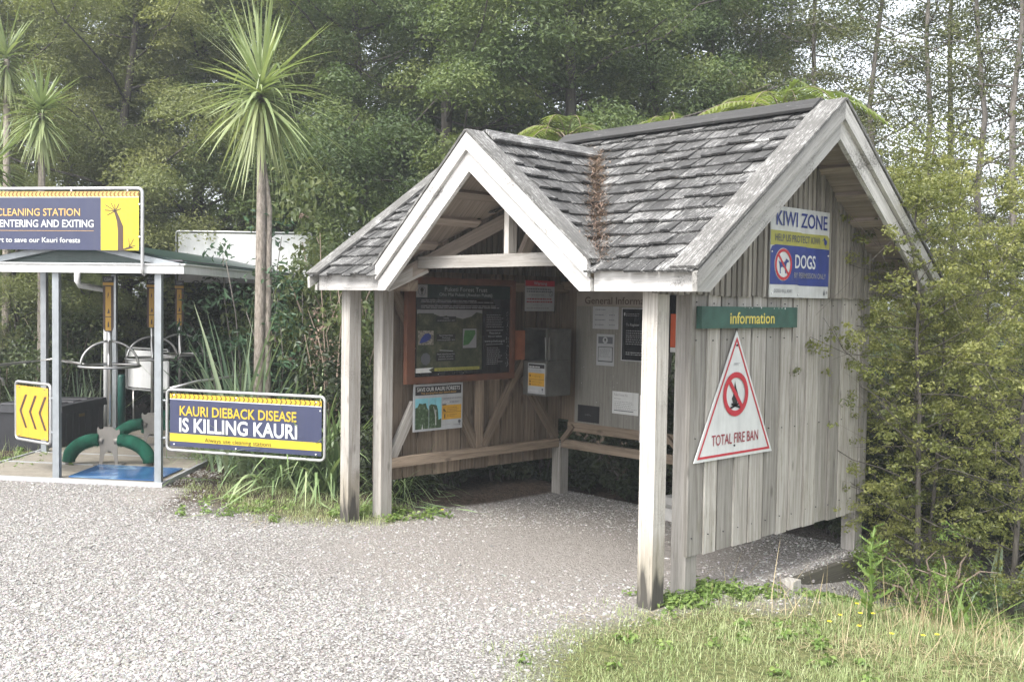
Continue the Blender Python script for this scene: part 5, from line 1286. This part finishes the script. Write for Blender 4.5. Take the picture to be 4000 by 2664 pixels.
# far wood that closes the view between the trees
def far_wood():
    rng = np.random.default_rng(77); n = 30000; k = 150
    px = rng.uniform(-300, 2700, k); dep = rng.uniform(27, 36, k); hgt = np.where(px < 1640, rng.uniform(.3, 5.2, k), rng.uniform(.1, 1.5, k))
    cen = np.array([CAM+(FWD+RGT*((a*K-2000)/FPX))*d for a, d in zip(px, dep)]); cen[:, 2] = hgt; rad = rng.uniform(1.2, 2.6, k)
    P, Nn, idx = cloud(rng, cen, rad, n, .8, .7, .5); P[:, 2] = np.maximum(P[:, 2], .05)
    V, Fc = leaves(P, Nn, .22*rng.uniform(.6, 1.4, n), .5, rng)
    o = link_mesh('far_wood', np_mesh('far_wood', V, Fc, M['totara'], rnd=rng.random(n))); tag(o, 'far dark wood closing the view behind the trees', 'wood', kind='stuff')
far_wood()

# ---- undergrowth and shrubs
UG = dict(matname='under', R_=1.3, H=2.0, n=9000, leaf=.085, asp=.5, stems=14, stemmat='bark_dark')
GR = dict(matname='shrub', R_=1.0, H=1.7, n=8000, leaf=.06, asp=.55, stems=13)
SH = [
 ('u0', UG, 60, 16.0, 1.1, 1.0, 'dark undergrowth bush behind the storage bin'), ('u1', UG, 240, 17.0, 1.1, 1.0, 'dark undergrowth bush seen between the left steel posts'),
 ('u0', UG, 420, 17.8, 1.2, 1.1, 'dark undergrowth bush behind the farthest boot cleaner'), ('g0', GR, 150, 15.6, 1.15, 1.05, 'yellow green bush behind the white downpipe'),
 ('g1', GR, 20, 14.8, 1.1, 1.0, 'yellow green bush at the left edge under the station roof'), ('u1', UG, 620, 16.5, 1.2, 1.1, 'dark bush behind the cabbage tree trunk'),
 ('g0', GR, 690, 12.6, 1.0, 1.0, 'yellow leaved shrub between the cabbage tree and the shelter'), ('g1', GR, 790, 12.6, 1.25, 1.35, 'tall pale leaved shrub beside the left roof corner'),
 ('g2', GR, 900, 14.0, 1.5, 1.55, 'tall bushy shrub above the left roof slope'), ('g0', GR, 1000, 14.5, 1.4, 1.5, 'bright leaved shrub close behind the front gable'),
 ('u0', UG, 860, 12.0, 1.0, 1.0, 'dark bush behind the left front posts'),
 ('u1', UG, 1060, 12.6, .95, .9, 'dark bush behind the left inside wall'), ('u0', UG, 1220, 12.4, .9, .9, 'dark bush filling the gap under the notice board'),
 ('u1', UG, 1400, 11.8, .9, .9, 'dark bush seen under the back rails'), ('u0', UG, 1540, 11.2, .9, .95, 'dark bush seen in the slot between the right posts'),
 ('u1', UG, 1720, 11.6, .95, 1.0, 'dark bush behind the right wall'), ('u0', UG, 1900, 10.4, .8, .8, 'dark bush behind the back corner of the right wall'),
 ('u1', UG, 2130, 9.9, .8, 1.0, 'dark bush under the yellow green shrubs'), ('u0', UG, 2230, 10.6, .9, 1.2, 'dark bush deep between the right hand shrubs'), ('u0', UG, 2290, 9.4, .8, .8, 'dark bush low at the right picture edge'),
]
for key, kw, px, dep, sc_, szf, lab in SH:
    x, y = at(px, dep)
    if -5.6 < x < .6 and y < 4.75: y = 4.75 if x > -4.2 else y; x = x if x > -4.2 else -5.6
    if x > -.4 and y < 5.0 and px > 1700: y = max(y, 3.4); x = max(x, .75)
    bush('undergrowth_bush' if key[0] == 'u' else 'leafy_shrub', lab, 'bush' if key[0] == 'u' else 'shrub', x, y, key, sc_, szf, seed=ord(key[0])*3+int(key[1]), **kw)
LB = dict(seed=21, matname='under', R_=.42, H=.75, n=2600, leaf=.075, asp=.5, stems=10, stemmat='bark_dark')
for x, y, lab in ((-4.66, 1.15, 'low dark bush outside the left wall, nearest the front'), (-4.68, 1.95, 'low dark bush outside the middle of the left wall'), (-4.66, 2.75, 'low dark bush outside the back of the left wall'),
                  (-5.1, 1.5, 'second low dark bush outside the left wall, farther out near the front'), (-5.1, 2.4, 'second low dark bush outside the left wall, farther out near the back'), (-4.55, 3.3, 'low dark bush outside the back left corner'),
                  (-4.35, 3.85, 'low dark bush behind the back corner pile'), (-3.55, 3.9, 'low dark bush under the notice board'), (-2.75, 3.95, 'low dark bush behind the right end of the notice board'), (-1.95, 3.9, 'low dark bush behind the concrete block'), (-1.15, 3.9, 'low dark bush behind the right wall boards')):
    bush('low_bush', lab, 'bush', x, y, 'lb', 1.0, random.uniform(.9, 1.2), **LB)
# glossy-leaved sapling beside the cabbage tree
GL = dict(seed=31, matname='glossy', R_=.9, H=3.2, n=1500, leaf=.105, asp=.34, stems=9, stemmat='bark_grey')
x, y = at(560, 12.0); bush('glossy_sapling', 'open sapling with glossy grey green leaf rosettes left of the cabbage trunk', 'sapling', x, y, 'gl', 1.0, 1.0, **GL)
x, y = at(655, 11.9); bush('glossy_sapling', 'glossy leaved sapling in front of the blank white sign', 'sapling', x, y, 'gl', .9, .85)
# dead twiggy shrub
DT = dict(seed=41, matname='deadleaf', R_=.35, H=3.0, n=900, leaf=.04, asp=.5, stems=12)
x, y = at(755, 11.6); bush('dead_shrub', 'brown half dead twiggy shrub left of the shelter roof', 'dead shrub', x, y, 'dt', 1.0, .97, **DT)
# seedling kanuka, bright
KS = dict(seed=51, matname='weed', R_=.42, H=.75, n=3800, leaf=.042, asp=.25, stems=12)
x, y = at(2165, 7.9); bush('seedling_bush', 'bright green feathery seedling bush among dry stalks on the right', 'seedling', x, y, 'ks', 1.0, 1.0, **KS)

# ---- ferns
def fern(x, y, z, label, seed, n=11, L=1.1, el0=.65, droop=.7, trunk=True):
    rng = np.random.default_rng(seed); o = thing('tree_fern', label, 'tree fern', (x, y, float(gz(x, y))))
    if trunk:
        b = MB(); b.tube([(0, 0, -.1), (.03, 0, z*.5), (0, 0, z)], [.09, .08, .07], 9); link_mesh('trunk', b.mesh('trunk', M['bark_dark']), o)
    NP = 26
    for i in range(n):
        az = i*2.4+rng.normal(0, .25); el = el0+rng.normal(0, .18); d = np.array((math.cos(az)*math.cos(el), math.sin(az)*math.cos(el), math.sin(el))); LL = L*rng.uniform(.7, 1.15)
        t = np.linspace(.0, 1, NP+2); C = np.array((0, 0, z))+d*(LL*t)[:, None]; C[:, 2] -= droop*LL*t**2.0
        T = unit(np.gradient(C, axis=0)); sd_ = unit(np.cross(T, np.tile((0, 0, 1.), (NP+2, 1)))); up_ = np.cross(sd_, T)
        B_, D2, PL = [], [], []
        for j in range(3, NP+2):
            pl = .24*L*(math.sin(math.pi*min(1, t[j]*.9+.08))**.7)*(1.05-t[j]*.55)
            for sg in (-1, 1):
                B_.append(C[j]); D2.append(sd_[j]*sg+T[j]*.42-up_[j]*.10+rng.normal(0, .05, 3)); PL.append(pl*rng.uniform(.85, 1.1))
        B_ = np.array(B_); D2 = np.array(D2); PL = np.array(PL)
        V, Fc = strips(B_, D2, PL, np.full(len(PL), LL/NP*.62), np.full(len(PL), .22), 5, rng, 1.6)
        V2, F2 = strips(C[:1], C[NP//2:NP//2+1]-C[:1], np.array([.02]), np.array([.02]), np.array([.0]), 2, rng)
        rb = MB(); rb.tube(C[::3], list(np.linspace(.009, .002, len(C[::3]))), 5)
        rr = rng.random(); fo = link_mesh('frond', np_mesh('frond', V, Fc, M['fern'], rnd=np.clip(rr*.6+.4*rng.random(len(Fc)), 0, 1)), o)
        link_mesh('rachis', rb.mesh('rachis', M['twig']), fo)
    return o
def fern_at(px, py, dep, label, seed, **kw):
    p = CAM+ray(px, py)*dep; return fern(p[0], p[1], float(p[2]-gz(p[0], p[1])), label, seed, **kw)
fern_at(1302, 322, 12.3, 'pale tree fern fronds showing above the roof valley', 61, L=1.15, n=13, el0=.8, droop=.8)
fern_at(1535, 300, 11.6, 'tree fern fronds just above the middle of the main ridge', 62, L=.75, n=9, el0=.85, droop=.8)
fern_at(1795, 262, 11.8, 'bright tree fern arching left of the roof peak', 63, L=1.45, n=13, el0=.85, droop=.75)
x, y = at(1960, 9.9); fern(x, y, .25, 'low green fern behind the back corner post', 64, L=.8, n=12, el0=.9, trunk=False)

# ---- sedges and flax
x, y = at(690, 10.95); sedge('sedge_clump', 'big drooping green sedge clump below the dieback sign', 'sedge', x, y, 230, 1.75, .036, 1.0, .80, 'sedge', 71, .16)
x, y = at(758, 10.55); sedge('sedge_clump', 'arching sedge clump between the dieback sign and the left post', 'sedge', x, y, 180, 1.75, .036, 1.1, .70, 'sedge', 72, .12)
x, y = at(560, 11.6); sedge('flax_clump', 'upright bluish flax clump behind the dieback sign', 'flax', x, y, 130, 2.35, .048, 1.22, .32, 'flax', 73, .16)
x, y = at(640, 11.9); sedge('flax_clump', 'upright green flax clump behind the cabbage trunk', 'flax', x, y, 120, 2.2, .046, 1.15, .38, 'flax', 74, .16)
x, y = at(480, 12.4); sedge('sedge_clump', 'dry grassy clump at the right edge of the deck', 'sedge', x, y, 160, 1.0, .012, 1.0, .8, 'sedge', 75, .15)
x, y = at(905, 10.1); sedge('sedge_clump', 'thin sedge blades poking in under the left inside wall', 'sedge', x, y, 90, 1.25, .012, 1.0, .75, 'sedge', 76, .10, bias=(.6, -.3, 0))
x, y = at(45, 14.2); sedge('flax_clump', 'green flax clump behind the storage bin', 'flax', x, y, 90, 1.5, .032, 1.1, .4, 'flax', 77, .15)
x, y = at(170, 15.0); sedge('flax_clump', 'bluish flax clump between the left steel posts', 'flax', x, y, 80, 1.5, .032, 1.15, .4, 'flax', 78, .15)
x, y = at(2235, 7.3); sedge('flax_clump', 'broad bladed green plant at the right edge of the grass', 'flax', x, y, 26, .75, .038, .75, .55, 'weed', 79, .05)
x, y = at(2320, 8.2); sedge('flax_clump', 'long bladed flax at the far right among the shrubs', 'flax', x, y, 30, 1.2, .04, .9, .5, 'flax', 80, .06)

# ---- lawn grass, dry stalks, weeds
def grass_field():
    rng = np.random.default_rng(91); out = []
    for k, (poly, dens, hmean) in enumerate(((TURF[0], 4600, .042), (TURF[1], 3000, .06), (TURF[2], 900, .12))):
        A = np.array(poly); lo, hi = A.min(0), A.max(0)
        if k == 0: hi = np.array((5.0, 3.6)); lo = np.array((-1.2, -3.6))
        n = int((hi-lo).prod()*dens); x = rng.uniform(lo[0], hi[0], n); y = rng.uniform(lo[1], hi[1], n)
        dpt = (x-CAM[0])*FWD[0]+(y-CAM[1])*FWD[1]
        s = np.where(inside(poly, x, y), 1, -1)*edge_dist(poly, x, y)
        patch = .5+.5*np.sin(x*5.1+1.7*np.sin(y*3.3))*np.sin(y*6.3+1.3*np.sin(x*4.1))
        s = s+.22*np.sin(x*7.1+y*3.0)*np.sin(y*8.3-x*2.0)+.10*rng.normal(size=n)
        keep = (rng.random(n) < np.clip(.30+s/.60, 0, 1)**1.3*(.25+.75*patch)) & (dpt > 4.6) & (dpt < 14)
        keep &= ~((x < -.3) & (x > -4.0) & (y > .62) & (y < 3.2))
        out.append((x[keep], y[keep], np.full(keep.sum(), hmean)*(1+.8*patch[keep]*sstep(-1.0, 1.5, x[keep]) if k == 0 else 1)))
    x = np.concatenate([o[0] for o in out]); y = np.concatenate([o[1] for o in out]); h = np.concatenate([o[2] for o in out]); n = len(x)
    az = rng.uniform(0, 2*math.pi, n); el = np.clip(rng.normal(1.05, .3, n), .3, 1.5)
    d = np.stack([np.cos(az)*np.cos(el), np.sin(az)*np.cos(el), np.sin(el)], -1)
    V, Fc = strips(np.stack([x, y, gz(x, y)-.004], -1), d, h*rng.lognormal(0, .4, n), rng.uniform(.0028, .0058, n), .35*rng.random(n), 3, rng)
    base = .5+.5*np.sin(x*2.3+1.1)*np.sin(y*2.9+x*.7)
    rn = np.clip(.40*rng.random(n)+.28*base+np.where(rng.random(n) < .22, .42, 0), 0, 1)
    o = link_mesh('grass', np_mesh('grass', V, Fc, M['grass'], rnd=np.repeat(rn, 3))); tag(o, 'short green grass at the edges of the gravel', 'grass', kind='stuff')
grass_field()
def dry_stalks():
    rng = np.random.default_rng(93); P = []
    for cx, cy, n, sp_ in ((2090, 1400, 80, 110), (2180, 1420, 110, 90), (1930, 1400, 30, 120), (2300, 1440, 80, 90), (2180, 1500, 60, 130), (1800, 1400, 18, 90), (1640, 1350, 8, 50)):
        for _ in range(n): P.append(gp(cx+rng.normal(0, sp_), cy+rng.normal(0, 22)))
    P = np.array(P); n = len(P); P[:, 2] = gz(P[:, 0], P[:, 1])
    az = rng.uniform(0, 2*math.pi, n); el = np.clip(rng.normal(1.05, .32, n), .2, 1.5); d = np.stack([np.cos(az)*np.cos(el), np.sin(az)*np.cos(el), np.sin(el)], -1)
    V, Fc = strips(P, d, .23*rng.lognormal(0, .45, n), rng.uniform(.004, .007, n), .2*rng.random(n), 5, rng)
    o = link_mesh('dry_grass', np_mesh('dry_grass', V, Fc, M['straw'], rnd=np.repeat(rng.random(n), 5))); tag(o, 'dry straw coloured stalks along the right grass edge', 'dry grass', kind='stuff')
dry_stalks()
def dead_thatch():
    rng = np.random.default_rng(94); P = []
    for cx, cy, n, sx, sy in ((1980, 1480, 260, 110, 16), (2160, 1520, 260, 90, 20), (1480, 1440, 120, 110, 22), (1760, 1420, 120, 110, 14), (720, 1195, 120, 130, 8), (560, 1150, 90, 60, 12)):
        for _ in range(n): P.append(gp(cx+rng.normal(0, sx), cy+rng.normal(0, sy)))
    P = np.array(P); n = len(P); P[:, 2] = gz(P[:, 0], P[:, 1])+.012
    az = rng.uniform(0, 2*math.pi, n); d = np.stack([np.cos(az), np.sin(az), rng.uniform(0, .22, n)], -1)
    V, Fc = strips(P, d, rng.uniform(.06, .20, n), rng.uniform(.003, .006, n), .2*rng.random(n), 3, rng)
    o = link_mesh('thatch', np_mesh('thatch', V, Fc, M['straw'], rnd=np.repeat(rng.random(n), 3))); tag(o, 'pale dead stalks lying flat in the grass', 'dead grass', kind='stuff')
dead_thatch()
def low_weeds():
    rng = np.random.default_rng(95); C = []
    for cx, cy, n, sx, sy in ((1450, 1480, 7, 90, 40), (1750, 1460, 8, 120, 30), (1990, 1500, 7, 120, 30), (1640, 1362, 60, 60, 10), (1560, 1385, 30, 40, 8), (830, 1180, 26, 30, 8), (930, 1185, 26, 40, 10), (560, 1170, 30, 80, 14), (1900, 1330, 40, 60, 10), (60, 1050, 60, 80, 14), (150, 1020, 40, 50, 10)):
        for _ in range(n): C.append(gp(cx+rng.normal(0, sx), cy+rng.normal(0, sy)))
    C = np.array(C); C[:, 2] = gz(C[:, 0], C[:, 1])+.02; n = len(C)*26
    P, Nn, idx = cloud(rng, C, np.full(len(C), .065), n, .7, 1.0, .5); V, Fc = leaves(P, Nn, .034*rng.uniform(.6, 1.5, n), .6, rng)
    o = link_mesh('low_weeds', np_mesh('low_weeds', V, Fc, M['weed'], rnd=rng.random(n))); tag(o, 'low leafy weeds at the feet of the posts', 'weeds', kind='stuff')
low_weeds()
def valley_litter():
    rng = np.random.default_rng(97); n = 2600; t = rng.random(n)**.9; yv = .02+t*(VY-.05); xv = RX+(RZ-(3.5-.72*(1.697-yv)))/SLR
    w_ = rng.normal(0, .058, n)*(1.15-.5*t); x = xv+w_; y = yv+rng.normal(0, .02, n); z = np.maximum(3.5-.72*np.abs(1.697-y), RZ-SLR*(x-RX))+.012+np.abs(rng.normal(0, .010, n))
    P = np.stack([x, y, z], -1); a = rng.uniform(0, 6.28, n); d = np.stack([np.cos(a), np.sin(a), rng.normal(.1, .35, n)], -1)
    V, Fc = strips(P, d, rng.uniform(.02, .07, n), rng.uniform(.004, .012, n), .3*rng.random(n), 2, rng)
    m_ = 40; tt = rng.random(m_); yv = .05+tt*(VY-.15); xv = RX+(RZ-(3.5-.72*(1.697-yv)))/SLR; P2 = np.stack([xv+rng.normal(-.03, .05, m_), yv, 3.5-.72*(1.697-yv)+.05], -1)
    a = rng.normal(2.4, .7, m_); d2 = np.stack([np.cos(a), np.sin(a), rng.uniform(-.1, .7, m_)], -1)
    V2, F2 = strips(P2, d2, rng.uniform(.08, .24, m_), np.full(m_, .005), .1*rng.random(m_), 2, rng)
    o = link_mesh('leaf_litter', np_mesh('leaf_litter', np.concatenate([V, V2]), np.concatenate([Fc, F2+len(V)]), M['deadleaf'], rnd=rng.random(len(Fc)+len(F2)))); tag(o, 'brown dead leaves and twigs lodged in the roof valley', 'leaf litter', kind='stuff')
valley_litter()

# thistle
p = gp(1998, 1418); zt = float(gz(p[0], p[1])); g = thing('thistle', 'tall spiny green thistle beside the retaining edge', 'thistle', (p[0], p[1], zt))
b = MB(); b.tube([(0, 0, -.03), (.01, .0, .2), (-.01, .01, .42), (.02, .0, .62)], [.012, .010, .008, .005], 7); link_mesh('stem', b.mesh('stem', M['weed']), g)
rng = np.random.default_rng(99); Vs = []
for i in range(22):
    h = .04+i*.027; az = i*2.4; L_ = (.19-.0052*i)*rng.uniform(.8, 1.1); d = np.array((math.cos(az), math.sin(az), .5)); d /= np.linalg.norm(d); sd_ = np.cross(d, (0, 0, 1.)); sd_ /= np.linalg.norm(sd_); c0 = np.array((0, 0, h))
    for q in range(5):
        f = q/5; c = c0+d*L_*f; w_ = L_*.16*(1-f*.6)
        Vs.append([c, c+d*L_*.22, c+d*L_*.26+sd_*w_*1.5+np.array((0, 0, .012)), c+sd_*w_*.4]); Vs.append([c, c-sd_*w_*.4, c+d*L_*.26-sd_*w_*1.5+np.array((0, 0, .012)), c+d*L_*.22])
Vs = np.array(Vs).reshape(-1, 3); Fc = np.arange(len(Vs)).reshape(-1, 4); link_mesh('foliage', np_mesh('foliage', Vs, Fc, M['weed'], rnd=rng.random(len(Fc))), g)
# small flowers in the grass
FL = flat('yellow_petal', (.80, .62, .02), rough=.6)
fl = MB(); fl.tube([(0, 0, 0), (.003, 0, .05)], .0015, 5)
pet = MB()
for k in range(11):
    a = k*2*math.pi/11; e = np.array((math.cos(a), math.sin(a), 0)); f_ = np.array((-math.sin(a), math.cos(a), 0)); c = np.array((.003, 0, .05)); pet.face([c, c+e*.010+f_*.004, c+e*.015+np.array((0, 0, .003)), c+e*.010-f_*.004])
fm, pm = fl.mesh('stem', M['weed']), pet.mesh('petals', FL)
for (px, py) in ((1976, 1441), (2005, 1441), (1930, 1446), (1973, 1471), (2120, 1490), (2048, 1488), (2152, 1487), (1905, 1462), (1968, 1415), (1016, 1194)):
    p = gp(px, py); o = thing('dandelion', 'small yellow dandelion flower in the grass', 'flower', (p[0], p[1], float(gz(p[0], p[1]))+.05), 'dandelions in the grass'); link_mesh('stem', fm, o); link_mesh('petals', pm, o)

# ------------------------------------------------------------------ thin veil added to imitate lens glare
hm = bpy.data.materials.new('glare_haze'); hm.use_nodes = True; hn = hm.node_tree; hn.nodes.clear()
hv = hn.nodes.new('ShaderNodeVolumePrincipled'); hv.inputs['Color'].default_value = (.92, .96, 1, 1); hv.inputs['Density'].default_value = .003; hv.inputs['Anisotropy'].default_value = .3
ho = hn.nodes.new('ShaderNodeOutputMaterial'); hn.links.new(hv.outputs[0], ho.inputs['Volume'])
b = MB(); b.box((-170, -170, -1.6), (170, 170, 14.5)); o = b.build('glare_haze', hm); tag(o, 'thin pale veil added for lens glare over the trees', 'glare_haze', kind='stuff')
